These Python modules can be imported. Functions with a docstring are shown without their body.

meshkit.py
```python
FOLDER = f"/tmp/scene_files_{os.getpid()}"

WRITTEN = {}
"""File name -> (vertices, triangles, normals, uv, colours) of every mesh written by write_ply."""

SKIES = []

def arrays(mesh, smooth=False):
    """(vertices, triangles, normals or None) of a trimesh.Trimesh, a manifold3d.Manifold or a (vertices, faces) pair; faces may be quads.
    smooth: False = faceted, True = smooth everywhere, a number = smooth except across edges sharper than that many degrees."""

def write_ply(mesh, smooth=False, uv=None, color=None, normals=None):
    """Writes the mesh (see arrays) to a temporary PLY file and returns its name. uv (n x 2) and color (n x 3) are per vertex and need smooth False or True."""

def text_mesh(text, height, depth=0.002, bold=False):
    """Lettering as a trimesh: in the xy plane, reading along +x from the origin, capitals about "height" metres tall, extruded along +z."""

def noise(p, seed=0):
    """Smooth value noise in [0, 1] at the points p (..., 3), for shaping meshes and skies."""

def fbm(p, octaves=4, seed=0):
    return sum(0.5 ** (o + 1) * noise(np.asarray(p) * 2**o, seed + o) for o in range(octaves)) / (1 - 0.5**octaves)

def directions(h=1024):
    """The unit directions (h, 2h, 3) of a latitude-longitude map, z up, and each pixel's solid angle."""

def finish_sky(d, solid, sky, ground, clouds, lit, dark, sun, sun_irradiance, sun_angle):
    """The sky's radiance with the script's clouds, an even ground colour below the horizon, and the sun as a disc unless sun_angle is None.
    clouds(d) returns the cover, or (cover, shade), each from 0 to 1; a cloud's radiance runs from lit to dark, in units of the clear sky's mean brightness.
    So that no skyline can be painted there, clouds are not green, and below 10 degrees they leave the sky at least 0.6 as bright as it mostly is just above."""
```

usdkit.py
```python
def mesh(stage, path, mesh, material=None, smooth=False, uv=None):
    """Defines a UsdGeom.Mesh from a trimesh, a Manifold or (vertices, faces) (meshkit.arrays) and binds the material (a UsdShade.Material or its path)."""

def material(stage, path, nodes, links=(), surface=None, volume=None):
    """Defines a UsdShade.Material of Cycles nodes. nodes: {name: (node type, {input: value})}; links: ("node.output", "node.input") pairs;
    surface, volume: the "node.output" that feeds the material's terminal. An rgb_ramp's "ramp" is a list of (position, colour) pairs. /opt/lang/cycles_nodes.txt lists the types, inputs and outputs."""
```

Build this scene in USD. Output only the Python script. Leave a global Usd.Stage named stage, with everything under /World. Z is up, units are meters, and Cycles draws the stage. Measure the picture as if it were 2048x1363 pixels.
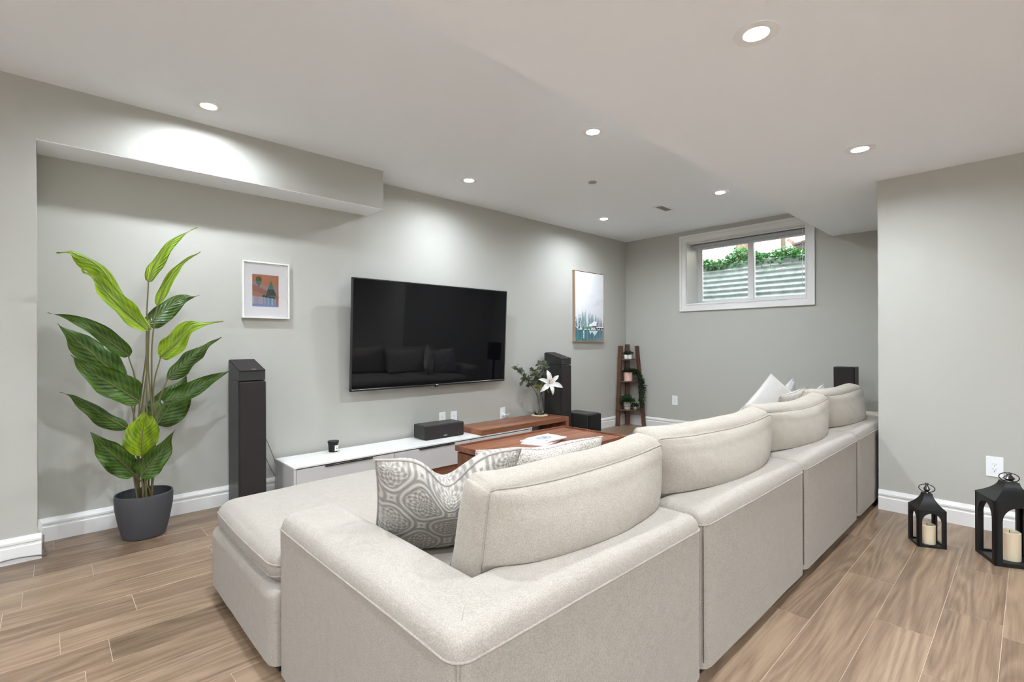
import math, random
import numpy as np
import trimesh
import manifold3d as m3
import usdkit, meshkit
from shapely.geometry import Polygon, Point, box as sbox
from pxr import Usd, UsdGeom, UsdLux, UsdShade, Gf, Sdf

stage = Usd.Stage.CreateInMemory()
UsdGeom.SetStageUpAxis(stage, 'Z')
UsdGeom.SetStageMetersPerUnit(stage, 1.0)
UsdGeom.Xform.Define(stage, '/World')
UsdGeom.Scope.Define(stage, '/World/Looks')
PI = math.pi

# ------------------------------------------------------------------ camera, exposure, daylight
EXPOSURE = 0.64
FPX, YAW, ROLL, EYE, HORIZON = 981.0, 0.8147, -0.0039, 1.15, 685.7
_r = np.array([math.sin(YAW), -math.cos(YAW), 0.0]); _u = np.array([0, 0, 1.0]); _f = np.array([math.cos(YAW), math.sin(YAW), 0])
_R = math.cos(ROLL) * _r + math.sin(ROLL) * _u
_U = math.cos(ROLL) * _u - math.sin(ROLL) * _r
cam = UsdGeom.Camera.Define(stage, '/World/camera')
cam.CreateHorizontalApertureAttr(36.0)
cam.CreateVerticalApertureAttr(36.0 * 1363 / 2048)
cam.CreateFocalLengthAttr(36.0 * FPX / 2048)
cam.CreateVerticalApertureOffsetAttr((HORIZON - 681.5) / 2048 * 36.0)
cam.CreateClippingRangeAttr((0.05, 200.0))
cam.CreateExposureAttr(EXPOSURE)
cam.AddTransformOp().Set(Gf.Matrix4d(*_R, 0, *_U, 0, *(-_f), 0, 0, 0, EYE, 1))

sky = UsdLux.DomeLight.Define(stage, '/World/sky')
sky.CreateColorAttr(Gf.Vec3f(0.80, 0.90, 1.0)); sky.CreateIntensityAttr(2.2)
sun = UsdLux.DistantLight.Define(stage, '/World/sun')
sun.CreateColorAttr(Gf.Vec3f(1.0, 0.95, 0.86)); sun.CreateIntensityAttr(4.5); sun.CreateAngleAttr(1.0)
sun.AddRotateXYZOp().Set(Gf.Vec3f(18, -32, 0))
LAMP = 1200.0          # radiance of the lens of every recessed lamp
LAMP_COLOR = (0.888, 0.976, 1.095)
DIM = 0.76           # the rows along the console wall and over the sofa back are tuned weaker

# ------------------------------------------------------------------ helpers
_count = {}
def path_for(name, parent='/World'):
    k = (parent, name); n = _count.get(k, 0); _count[k] = n + 1
    return f'{parent}/{name}' + (f'_{n:03d}' if n else '')
_loc = {}
def meta(prim, label=None, cat=None, group=None, kind=None):
    for k, v in (('label', label), ('category', cat), ('group', group), ('kind', kind)):
        if v: prim.SetCustomDataByKey(k, v)
def thing(name, label=None, cat=None, loc=(0, 0, 0), rotz=0.0, group=None, kind=None):
    p = path_for(name); x = UsdGeom.Xform.Define(stage, p)
    x.AddTranslateOp().Set(Gf.Vec3d(*map(float, loc)))
    if rotz: x.AddRotateZOp().Set(float(rotz))
    _loc[p] = np.array(loc, float)
    meta(x.GetPrim(), label, cat, group, kind)
    return p
def copy_of(src, loc, rotz=0.0, label=None, group=None):
    prim = stage.GetPrimAtPath(src); name = src.split('/')[-1]; was = prim.GetCustomData()
    p = path_for(name); x = UsdGeom.Xform.Define(stage, p)
    x.GetPrim().GetReferences().AddInternalReference(src)
    x.ClearXformOpOrder()
    for a in list(x.GetPrim().GetAttributes()):
        pass
    x.AddTranslateOp().Set(Gf.Vec3d(*map(float, loc)))
    x.AddRotateZOp().Set(float(rotz))
    x.GetPrim().SetInstanceable(True)
    meta(x.GetPrim(), label or was.get('label'), was.get('category'), group or was.get('group'))
    return p
def V(mesh):
    v, f, _ = meshkit.arrays(mesh); return np.asarray(v, float), np.asarray(f, int)
def part(parent, name, mesh, mat, smooth=30, label=None, local=False, kind=None, uv=None):
    """A mesh below a thing (or below a part); coordinates are the world's unless local."""
    v, f = V(mesh)
    top = '/'.join(parent.split('/')[:3])
    if not local: v = v - _loc.get(top, np.zeros(3))
    p = path_for(name, parent)
    usdkit.mesh(stage, p, (v, f), mat, smooth=smooth, uv=uv)
    meta(stage.GetPrimAtPath(p), label, kind=kind)
    return p
def obj(name, mesh, mat, label=None, cat=None, group=None, kind=None, smooth=30):
    p = path_for(name)
    usdkit.mesh(stage, p, V(mesh), mat, smooth=smooth)
    meta(stage.GetPrimAtPath(p), label, cat, group, kind)
    return p
def cat_(*ms):
    vs, fs, n = [], [], 0
    for m in ms:
        v, f = V(m); vs.append(v); fs.append(f + n); n += len(v)
    return np.vstack(vs), np.vstack(fs)
def mv(mesh, d=(0, 0, 0), rz=0.0, rx=0.0, ry=0.0, s=1.0, about=(0, 0, 0)):
    v, f = V(mesh); v = (v - np.array(about)) * s
    for a, ax in ((rx, 0), (ry, 1), (rz, 2)):
        if a:
            c, si = math.cos(a), math.sin(a); i, j = [(1, 2), (2, 0), (0, 1)][ax]
            w = v.copy(); w[:, i] = c * v[:, i] - si * v[:, j]; w[:, j] = si * v[:, i] + c * v[:, j]; v = w
    return v + np.array(about) + np.array(d), f
def box(x0, x1, y0, y1, z0, z1):
    m = trimesh.creation.box((x1 - x0, y1 - y0, z1 - z0)); m.apply_translation(((x0 + x1) / 2, (y0 + y1) / 2, (z0 + z1) / 2)); return m
def bbox(x0, x1, y0, y1, z0, z1, b=0.004):
    """A box with small chamfers."""
    b = min(b, .45 * (x1 - x0), .45 * (y1 - y0), .45 * (z1 - z0))
    p = []
    for x in (x0, x1):
        for y in (y0, y1):
            for z in (z0, z1):
                sx, sy, sz = (1 if x == x0 else -1), (1 if y == y0 else -1), (1 if z == z0 else -1)
                p += [(x, y + sy * b, z + sz * b), (x + sx * b, y, z + sz * b), (x + sx * b, y + sy * b, z)]
    return trimesh.convex.convex_hull(np.array(p))
def hull(points): return trimesh.convex.convex_hull(np.array(points, float))
def cyl(x, y, z0, z1, r0, r1=None, n=24): return lathe([(0, z0), (r0, z0), (r0 if r1 is None else r1, z1), (0, z1)], n, (x, y))
def lathe(profile, n=32, at=(0, 0)):
    """Revolves (radius, z) points, ordered from the bottom axis outwards and up, about the vertical through at."""
    pr = np.array(profile, float); a = np.arange(n) * 2 * PI / n; k = len(pr)
    v = np.stack([pr[None, :, 0] * np.cos(a)[:, None], pr[None, :, 0] * np.sin(a)[:, None], np.broadcast_to(pr[None, :, 1], (n, k))], -1).reshape(-1, 3)
    i, j = np.meshgrid(np.arange(n), np.arange(k - 1), indexing='ij'); i2 = (i + 1) % n
    q = np.stack([i * k + j, i2 * k + j, i2 * k + j + 1, i * k + j + 1], -1).reshape(-1, 4)
    f = np.vstack([q[:, [0, 1, 2]], q[:, [0, 2, 3]]])
    m = trimesh.Trimesh(v + np.array([at[0], at[1], 0]), f, process=False); m.merge_vertices(); m.update_faces(m.nondegenerate_faces())
    return np.array(m.vertices), np.array(m.faces)
def tube(points, radii, sides=8, closed=False, caps=True):
    p = np.asarray(points, float); n = len(p)
    if closed: t = np.roll(p, -1, 0) - np.roll(p, 1, 0)
    else: t = np.gradient(p, axis=0)
    t /= np.linalg.norm(t, axis=1, keepdims=True) + 1e-12
    a = np.zeros_like(p); ref = np.array([0, 0, 1.0]) if abs(t[0, 2]) < .9 else np.array([1.0, 0, 0])
    for i in range(n):
        w = ref - t[i] * (ref @ t[i]); w /= np.linalg.norm(w) + 1e-12; a[i] = w; ref = w
    b = np.cross(t, a); ang = np.arange(sides) * 2 * PI / sides
    r = np.broadcast_to(radii, (n,))
    v = (p[:, None] + r[:, None, None] * (np.cos(ang)[None, :, None] * a[:, None] + np.sin(ang)[None, :, None] * b[:, None])).reshape(-1, 3)
    m = n if closed else n - 1
    i, j = np.meshgrid(np.arange(m), np.arange(sides), indexing='ij'); i2 = (i + 1) % n; j2 = (j + 1) % sides
    q = np.stack([i * sides + j, i * sides + j2, i2 * sides + j2, i2 * sides + j], -1).reshape(-1, 4)
    f = np.vstack([q[:, [0, 1, 2]], q[:, [0, 2, 3]]])
    if caps and not closed:
        v = np.vstack([v, p[:1], p[-1:]]); c0, c1 = len(v) - 2, len(v) - 1
        e = [(c0, (k + 1) % sides, k) for k in range(sides)] + [(c1, (n - 1) * sides + k, (n - 1) * sides + (k + 1) % sides) for k in range(sides)]
        f = np.vstack([f, np.array(e)])
    return v, f
def spline(pts, n=24):
    """Catmull-Rom through the points."""
    p = np.asarray(pts, float); p = np.vstack([2 * p[0] - p[1], p, 2 * p[-1] - p[-2]])
    k = len(p) - 3; out = []
    for s in np.linspace(0, k - 1e-9, n):
        i = int(s); t = s - i; a, b, c, d = p[i:i + 4]
        out.append(.5 * ((2 * b) + (-a + c) * t + (2 * a - 5 * b + 4 * c - d) * t * t + (-a + 3 * b - 3 * c + d) * t ** 3))
    return np.array(out)
def extrude(poly, h, z=0.0):
    m = trimesh.creation.extrude_polygon(poly, h, engine='earcut'); m.apply_translation((0, 0, z)); return m
def stand_up(mesh, facing='-y', at=(0, 0, 0)):
    """From the xy plane (thickness along +z) to a wall: x stays the width as seen from the front, y becomes up."""
    v, f = V(mesh)
    x, y, z = v.T
    w = {'-y': (x, -z, y), '-x': (-z, -x, y), '+y': (-x, z, y), '+x': (z, x, y)}[facing]
    return np.stack(w, 1) + np.array(at), f
def man(mesh):
    v, f = V(mesh); m = trimesh.Trimesh(v, f); m.merge_vertices()
    return m3.Manifold(m3.Mesh(vert_properties=np.asarray(m.vertices, np.float32), tri_verts=np.asarray(m.faces, np.uint32)))
def cube_grid(n=(10, 10, 10)):
    """The surface of [-1,1]^3 as welded grids, with finer steps near the edges."""
    vs, fs, o = [], [], 0
    for ax in range(3):
        i, j = [(1, 2), (2, 0), (0, 1)][ax]
        u = np.sin(np.linspace(-1, 1, n[i] + 1) * PI / 2) * .5 + np.linspace(-1, 1, n[i] + 1) * .5
        w = np.sin(np.linspace(-1, 1, n[j] + 1) * PI / 2) * .5 + np.linspace(-1, 1, n[j] + 1) * .5
        U, W = np.meshgrid(u, w, indexing='ij')
        for s in (-1, 1):
            p = np.zeros(U.shape + (3,)); p[..., i] = U; p[..., j] = W; p[..., ax] = s
            a, b = U.shape; I, J = np.meshgrid(np.arange(a - 1), np.arange(b - 1), indexing='ij')
            q = np.stack([I * b + J, (I + 1) * b + J, (I + 1) * b + J + 1, I * b + J + 1], -1).reshape(-1, 4)
            if s < 0: q = q[:, ::-1]
            vs.append(p.reshape(-1, 3)); fs.append(q + o); o += a * b
    v, f = np.vstack(vs), np.vstack(fs)
    k = np.round(v, 6); _, first, inv = np.unique(k, axis=0, return_index=True, return_inverse=True)
    return v[first], inv.reshape(-1)[f]
def soft_map(size, r, bulge=(0, 0, 0), seed=0, wrinkle=0.0, wscale=6.0):
    """Maps points of the surface of [-1,1]^3 to a rounded, puffed box with centre at the origin."""
    h = np.array(size, float) / 2; r = np.broadcast_to(np.array(r, float), (3,)); B = np.array(bulge, float)
    def f(p):
        p = np.asarray(p, float)
        x = p * h
        inner = np.clip(x, -(h - r), h - r)
        d = (x - inner) / r
        nd = np.linalg.norm(d, axis=1, keepdims=True); m = np.abs(d).max(axis=1, keepdims=True)
        d = np.where(nd > 1e-9, d * m / np.maximum(nd, 1e-9), d)
        out = inner + d * r
        c = np.cos(np.clip(p, -1, 1) * PI / 2) ** .8
        out[:, 0] += B[0] * p[:, 0] * c[:, 1] * c[:, 2]
        out[:, 1] += B[1] * p[:, 1] * c[:, 0] * c[:, 2]
        out[:, 2] += B[2] * p[:, 2] * c[:, 0] * c[:, 1]
        if wrinkle:
            n = meshkit.fbm(out * wscale + seed * 7.3, 3, seed) - .5
            dirn = out / (np.linalg.norm(out / h, axis=1, keepdims=True) * h)
            out = out + wrinkle * n[:, None] * np.sign(p) * (np.abs(p) > .93)
        return out
    return f
def soft_box(size, r, bulge=(0, 0, 0), n=(14, 14, 14), **k):
    v, f = cube_grid(n); fn = soft_map(size, r, bulge, **k); return (fn(v), f), fn
def ring_on(axis, s, n=40, inset=1.0):
    """Points round the edge of face axis=s of [-1,1]^3."""
    i, j = [(1, 2), (2, 0), (0, 1)][axis]
    t = np.linspace(-1, 1, n, endpoint=False); o = np.ones(n)
    u = np.concatenate([t, o, -t, -o]); w = np.concatenate([-o, t, o, -t])
    p = np.zeros((4 * n, 3)); p[:, i] = u * inset; p[:, j] = w * inset; p[:, axis] = s
    return p

# ------------------------------------------------------------------ materials
def S(r, g, b):
    c = np.array([r, g, b], float) / 255
    return tuple(np.where(c <= .04045, c / 12.92, ((c + .055) / 1.055) ** 2.4))
def mat(name, nodes, links=(), surface='p.BSDF'):
    return usdkit.material(stage, '/World/Looks/' + name, nodes, links, surface=surface)
def plain(name, col, rough=.5, metal=0.0, noise=0.0, nscale=20.0, bump=0.0, bscale=200.0, spec=.5, **more):
    nodes = {'p': ('principled_bsdf', {'base_color': col, 'roughness': rough, 'metallic': metal, 'specular_ior_level': spec, **more})}
    links = []
    if noise or bump: nodes['tc'] = ('texture_coordinate', {})
    if noise:
        nodes['n'] = ('noise_texture', {'scale': nscale, 'detail': 4})
        nodes['r'] = ('rgb_ramp', {'ramp': [(0.25, tuple(np.array(col) * (1 - noise))), (.75, tuple(np.minimum(np.array(col) * (1 + noise), 1)))]})
        links += [('tc.object', 'n.vector'), ('n.fac', 'r.fac'), ('r.color', 'p.base_color')]
    if bump:
        nodes['nb'] = ('noise_texture', {'scale': bscale, 'detail': 3}); nodes['b'] = ('bump', {'strength': bump, 'distance': .002})
        links += [('tc.object', 'nb.vector'), ('nb.fac', 'b.height'), ('b.normal', 'p.normal')]
    return mat(name, nodes, links)
def fabric(name, dark, light, scale=420.0, bump=.5, sheen=.25, stretch=(1, 1, 1)):
    """Heathered weave: fine two-tone yarn, a slight slub and a bump."""
    return mat(name, {
        'tc': ('texture_coordinate', {}), 'm': ('mapping', {'scale': stretch}),
        'n': ('noise_texture', {'scale': scale, 'detail': 3, 'roughness': .65}), 'n2': ('noise_texture', {'scale': scale / 9, 'detail': 4, 'roughness': .6}),
        'mx': ('math', {'math_type': 'multiply_add', 'value2': .15, 'value3': 0.0}), 'ad': ('math', {'math_type': 'multiply_add', 'value2': .85}),
        'r': ('rgb_ramp', {'ramp': [(.36, dark), (.62, light)]}),
        'b': ('bump', {'strength': bump, 'distance': .0015}),
        'p': ('principled_bsdf', {'roughness': .95, 'specular_ior_level': .15, 'sheen_weight': sheen, 'sheen_roughness': .5})},
        [('tc.object', 'm.vector'), ('m.vector', 'n.vector'), ('m.vector', 'n2.vector'), ('n2.fac', 'mx.value1'), ('n.fac', 'ad.value1'), ('mx.value', 'ad.value3'),
         ('ad.value', 'r.fac'), ('r.color', 'p.base_color'), ('n.fac', 'b.height'), ('b.normal', 'p.normal')])
def wood(name, tones, along='x', scale=1.0, rough=.42, spec=.4, rings=14.0, contrast=1.0, bump=.12, per_object=0.0, fig=3.2, thin=.34):
    """Long streaks and cathedral figure along one axis, shifted for every object."""
    st = {'x': (.10, 1, 1), 'y': (1, .10, 1), 'z': (1, 1, .10)}[along]
    st2 = {'x': (.035, 1, 1), 'y': (1, .035, 1), 'z': (1, 1, .035)}[along]
    nodes = {
        'tc': ('geometry', {}), 'oi': ('object_info', {}), 'w': ('white_noise_texture', {'dimensions': '1D'}), 'sh': ('vector_math', {'math_type': 'multiply_add', 'vector2': (37, 23, 11)}),
        'm1': ('mapping', {'scale': tuple(np.array(st) * scale)}), 'm2': ('mapping', {'scale': tuple(np.array(st2) * scale)}),
        'fig': ('noise_texture', {'scale': fig, 'detail': 2, 'roughness': .4, 'distortion': .35}),
        'k': ('math', {'math_type': 'multiply', 'value2': rings}), 'fr': ('math', {'math_type': 'pingpong', 'value2': 1.0}),
        'gr': ('noise_texture', {'scale': 95, 'detail': 4, 'roughness': .7}), 'bl': ('noise_texture', {'scale': 4.5, 'detail': 3}),
        'a1': ('math', {'math_type': 'multiply', 'value2': thin * contrast}), 'a2': ('math', {'math_type': 'multiply_add', 'value2': .55 * contrast}), 'a3': ('math', {'math_type': 'multiply_add', 'value2': .55}),
        'a4': ('math', {'math_type': 'multiply_add', 'value2': per_object}),
        'off': ('math', {'math_type': 'add', 'value2': -.22 - .5 * per_object}),
        'r': ('rgb_ramp', {'ramp': [(0.15, tones[0]), (.5, tones[1]), (.85, tones[2])]}),
        'b': ('bump', {'strength': bump, 'distance': .001}),
        'p': ('principled_bsdf', {'roughness': rough, 'specular_ior_level': spec})}
    links = [('oi.random', 'w.w'), ('w.color', 'sh.vector1'), ('tc.position', 'sh.vector3'), ('sh.vector', 'm1.vector'), ('sh.vector', 'm2.vector'),
             ('m1.vector', 'fig.vector'), ('fig.fac', 'k.value1'), ('k.value', 'fr.value1'), ('m2.vector', 'gr.vector'), ('m1.vector', 'bl.vector'),
             ('fr.value', 'a1.value1'), ('gr.fac', 'a2.value1'), ('a1.value', 'a2.value3'), ('bl.fac', 'a3.value1'), ('a2.value', 'a3.value3'), ('oi.random', 'a4.value1'), ('a3.value', 'a4.value3'),
             ('a4.value', 'off.value1'), ('off.value', 'r.fac'), ('r.color', 'p.base_color'), ('gr.fac', 'b.height'), ('b.normal', 'p.normal')]
    return mat(name, nodes, links)
def glow(name, col, strength): return mat(name, {'e': ('emission', {'color': col, 'strength': strength})}, surface='e.emission')
def pane_glass(name, tint=(1, 1, 1), refl=1.0, ior=1.45):
    return mat(name, {'t': ('transparent_bsdf', {'color': tint}), 'g': ('glossy_bsdf', {'color': (refl,) * 3, 'roughness': 0.0}), 'f': ('fresnel', {'IOR': ior}), 'x': ('mix_closure', {})},
               [('f.fac', 'x.fac'), ('t.BSDF', 'x.closure1'), ('g.BSDF', 'x.closure2')], 'x.closure')

M_WALL = plain('wall_paint', S(183, 181, 171), .75, bump=.05, bscale=160, spec=.3)
M_CEIL = plain('ceiling_paint', S(244, 247, 250), .9, bump=.12, bscale=220, spec=.2)
M_TRIM = plain('white_trim_paint', S(228, 226, 220), .35, spec=.5)
M_PLANK = wood('oak_plank', [S(84, 67, 52), S(120, 98, 77), S(150, 126, 102)], 'x', 1.0, .36, .45, rings=26, per_object=.20, fig=5.5, thin=.17, contrast=1.5)
M_SUB = plain('plank_joint', S(186, 164, 142), .7)
M_LENS = glow('lamp_lens', LAMP_COLOR, LAMP)
M_LENS_DIM = glow('dimmed_lamp_lens', LAMP_COLOR, LAMP * DIM)

# ------------------------------------------------------------------ the room
YT, XB, HC, HB, YB, XR, YR, YS, HS, XS, XP = 3.973, 5.985, 2.58, 2.258, 1.438, 4.165, .730, 3.689, 2.26, 2.018, -.05
XN, YN = -4.0, -4.2
LAMPS_HI = [(x, y) for x in (.70, 2.685, 4.665) for y in (2.04, 3.39)] + [(-1.285, 2.04), (-3.0, 2.04)]
LAMPS_LO = [(x, y) for y in (.677, -1.1, -2.3, -3.4) for x in (-2.79, -1.245, .302, 1.85, 3.398) if y > 0 or x < 3]  # rows behind the camera are added, unseen lamps for even fill light
R_HOLE = .047
def slab(x0, x1, y0, y1, z0, z1, holes):
    m = man(box(x0, x1, y0, y1, z0, z1))
    for x, y in holes: m = m - man(cyl(x, y, z0 - .02, z0 + .09, R_HOLE, n=40))
    return m
c = thing('ceiling', kind='structure')
part(c, 'main_ceiling', slab(XN, XB + .36, YB, YT + .2, HC, HC + .3, LAMPS_HI), M_CEIL, False)
part(c, 'bulkhead', slab(XN, XB + .36, YN, YB, HB, HC + .3, LAMPS_LO), M_CEIL, False)

f = thing('floor', kind='structure')
part(f, 'joint_filler', box(XN, XB + .2, YN, YT + .1, -.06, -.0012), M_SUB, False)
rnd = random.Random(4)
PW = .1845; JOINTS = {0: [2.203, 2.805, 3.391], 1: [2.492], 2: [2.906, 1.55], 3: [2.288, 3.47], -1: [2.695, 1.6], 13: [.026, 1.25], 14: [.273, 1.5], 17: [.157, 1.3], 9: [.459, 1.7]}
far_planks = []
def in_view(x0, x1, y0, y1):
    x, y = np.meshgrid(np.linspace(x0, x1, 9), np.linspace(y0, y1, 4)); d = np.stack([x, y, np.full_like(x, -EYE)], -1); z = d @ _f
    return bool(((z > .05) & (np.abs(d @ _r) < z * 1.06) & (EYE < z * .72)).any())
k0, k1 = int((YN - .0825) // PW), int((YT + .02 - .0825) // PW)
for k in range(k0, k1 + 1):
    y0, y1 = .0825 + k * PW, .0825 + (k + 1) * PW
    js = sorted(JOINTS.get(k, []))
    x = (js[0] if js else rnd.uniform(-.6, .6)); left = [x]
    while x > XN: x -= rnd.choice([.6, .9, 1.2, 1.2, 1.2]); left.append(x)
    x = js[-1] if js else left[0]; right = []
    while x < XB: x += rnd.choice([.75, 1.2, 1.2, 1.2]); right.append(x)
    xs = sorted(set(left + js + right))
    for a, b in zip(xs, xs[1:]):
        a, b = max(a, XN), min(b, XB)
        if b - a < .05: continue
        g = .0008; dz = rnd.uniform(-.0002, .0002)
        m = bbox(a + g, b - g, max(y0, YN) + g, min(y1, YT) - g, -.02, dz, .0012)
        if in_view(a, b, y0, y1): part(f, 'plank', m, M_PLANK, False)
        else: far_planks.append(m)
part(f, 'plank_field', cat_(*far_planks), M_PLANK, False, 'planks behind the camera', kind='stuff')

w = thing('wall_left', kind='structure')
part(w, 'wall_panel', box(XN, XB + .3, YT, YT + .15, 0, HC), M_WALL, False)
part(w, 'pier', box(XN, XP, YS, YT, 0, HC), M_WALL, False)
sf = man(box(XP, XS, YS, YT, HS + .004, HC))
part(w, 'soffit', sf, M_WALL, False)
part(w, 'soffit_underside', box(XP, XS - .002, YS + .002, YT, HS, HS + .004), M_CEIL, False)
WY0, WY1, WZ0, WZ1 = 1.684, 3.058, 1.638, 2.434
w = thing('wall_back', kind='structure')
part(w, 'wall_panel', man(box(XB, XB + .36, YN, YT, 0, HC)) - man(box(XB - .1, XB + .5, WY0, WY1, WZ0, WZ1)), M_WALL, False)
w = thing('wall_right', kind='structure')
part(w, 'wall_panel', box(XR, XB, YN, YR, 0, HB), M_WALL, False)
w = thing('wall_front', kind='structure'); part(w, 'wall_panel', box(XN, XB + .3, YN - .12, YN, 0, HC), M_CEIL, False)
w = thing('wall_near', kind='structure'); part(w, 'wall_panel', box(XN - .12, XN, YN, YT + .1, 0, HC), M_CEIL, False)

BASE = [(0, 0), (.016, 0), (.016, .082), (.0125, .088), (.0125, .096), (.016, .102), (.016, .112), (.011, .122), (.006, .135), (0, .135)]
def base_run(name, p, q):
    """A moulded skirting board from p to q along the wall, standing out to the right-hand side of p->q."""
    p, q = np.array(p, float), np.array(q, float); d = (q - p) / np.linalg.norm(q - p); n = np.array([d[1], -d[0]])
    k = len(BASE); v = []
    for e in (p, q):
        for a, z in BASE: v.append((*(e + n * a), z))
    f = [(i, (i + 1) % k, k + (i + 1) % k, k + i) for i in range(k)]
    tri = [t for a, b, c_, d_ in f for t in ((a, b, c_), (a, c_, d_))]
    cap = trimesh.creation.triangulate_polygon(Polygon(BASE), engine='earcut')
    key = {tuple(np.round(b, 5)): i for i, b in enumerate(BASE)}
    m = [key[tuple(np.round(x, 5))] for x in cap[0]]
    tri += [(m[a], m[b], m[c_]) for a, b, c_ in cap[1]] + [(k + m[a], k + m[c_], k + m[b]) for a, b, c_ in cap[1]]
    t = trimesh.Trimesh(np.array(v), np.array(tri), process=False); t.fix_normals()
    return t
b = thing('baseboard_left', kind='structure')
part(b, 'board', base_run('b', (XP, YT), (XB, YT)), M_TRIM, 25)
part(b, 'board', base_run('b', (XN, YS), (XP + .016, YS)), M_TRIM, 25)
part(b, 'board', base_run('b', (XP, YS + .0), (XP, YT)), M_TRIM, 25)
b = thing('baseboard_back', kind='structure'); part(b, 'board', base_run('b', (XB, YT), (XB, YR)), M_TRIM, 25)
b = thing('baseboard_right', kind='structure')
part(b, 'board', base_run('b', (XR, YR + .0), (XR, YN)), M_TRIM, 25)

# recessed lamps: trim ring, baffle and a glowing lens set back in the ceiling
M_RING = plain('lamp_ring_white', S(238, 238, 236), .5)
def lamp(x, y, z, label):
    t = thing('recessed_lamp', label, 'ceiling light', (x, y, z), group='recessed lamps in the white ceiling')
    part(t, 'trim_ring', lathe([(.041, .004), (.043, -.003), (.066, -.004), (.0745, -.0025), (.0755, .0), (.041, .004)], 48), M_RING, 40, local=True)
    part(t, 'baffle', lathe([(.043, -.002), (.045, .046), (.046, .046), (.0465, -.001), (.043, -.002)], 40), M_RING, 40, local=True)
    part(t, 'lens', lathe([(0, .005), (.026, .006), (.037, .009), (.0425, .013), (0, .013)], 32), M_LENS_DIM if y > 3.2 or abs(y - .677) < .01 else M_LENS, 60, local=True)
ORD = 'first second third fourth fifth sixth seventh eighth ninth'.split()
names = {(.70, 3.39): 'recessed lamp above the boxed soffit, left end of the ceiling', (2.685, 2.04): 'recessed lamp close beside the bulkhead edge, in the middle of the ceiling',
         (2.685, 3.39): 'recessed lamp in front of the wall just above the television', (4.665, 2.04): 'recessed lamp near the bulkhead edge on the window side of the vent',
         (4.665, 3.39): 'recessed lamp nearest the left far corner, above the lake picture', (1.85, .677): 'largest recessed lamp in the lower ceiling, at the top of the picture',
         (3.398, .677): 'recessed lamp in the lower ceiling beside the right wall corner'}
for L, z in ((LAMPS_HI, HC), (LAMPS_LO, HB)):
    for x, y in L: lamp(x, y, z, names.get((x, y)) or f'added unseen recessed lamp behind the camera, {ORD[int(3.9 - y)]} row from the console wall, {ORD[int((5.0 - x) / 1.5)]} place')

# ------------------------------------------------------------------ more materials
M_SOFA = fabric('sofa_weave', S(144, 136, 125), S(168, 160, 148), 330, .35, .1)
M_SOFA_EDGE = fabric('sofa_piping_weave', S(138, 130, 119), S(162, 154, 142), 330, .3, .1)
M_CUSH = fabric('cushion_weave', S(146, 138, 125), S(171, 162, 148), 330, .35, .1)
M_BLACK = plain('black_satin', S(13, 13, 12), .4, spec=.38)
M_BLACK_VINYL = plain('speaker_vinyl', S(44, 44, 40), .42, bump=.1, bscale=300)
M_GRILLE = plain('speaker_grille_cloth', S(38, 30, 28), .85, noise=.25, nscale=300, bump=.25, bscale=500)
M_FOOT = plain('dark_plastic', S(24, 22, 21), .6)
M_WALNUT = wood('walnut', [S(92, 56, 38), S(140, 90, 64), S(172, 118, 88)], 'x', 1.3, .38, .4, rings=9, contrast=.8, per_object=.05)
M_WALNUT_Z = wood('walnut_upright', [S(84, 52, 36), S(120, 78, 54), S(146, 100, 74)], 'z', 1.5, .45, .4, rings=9, contrast=.8)
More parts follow.
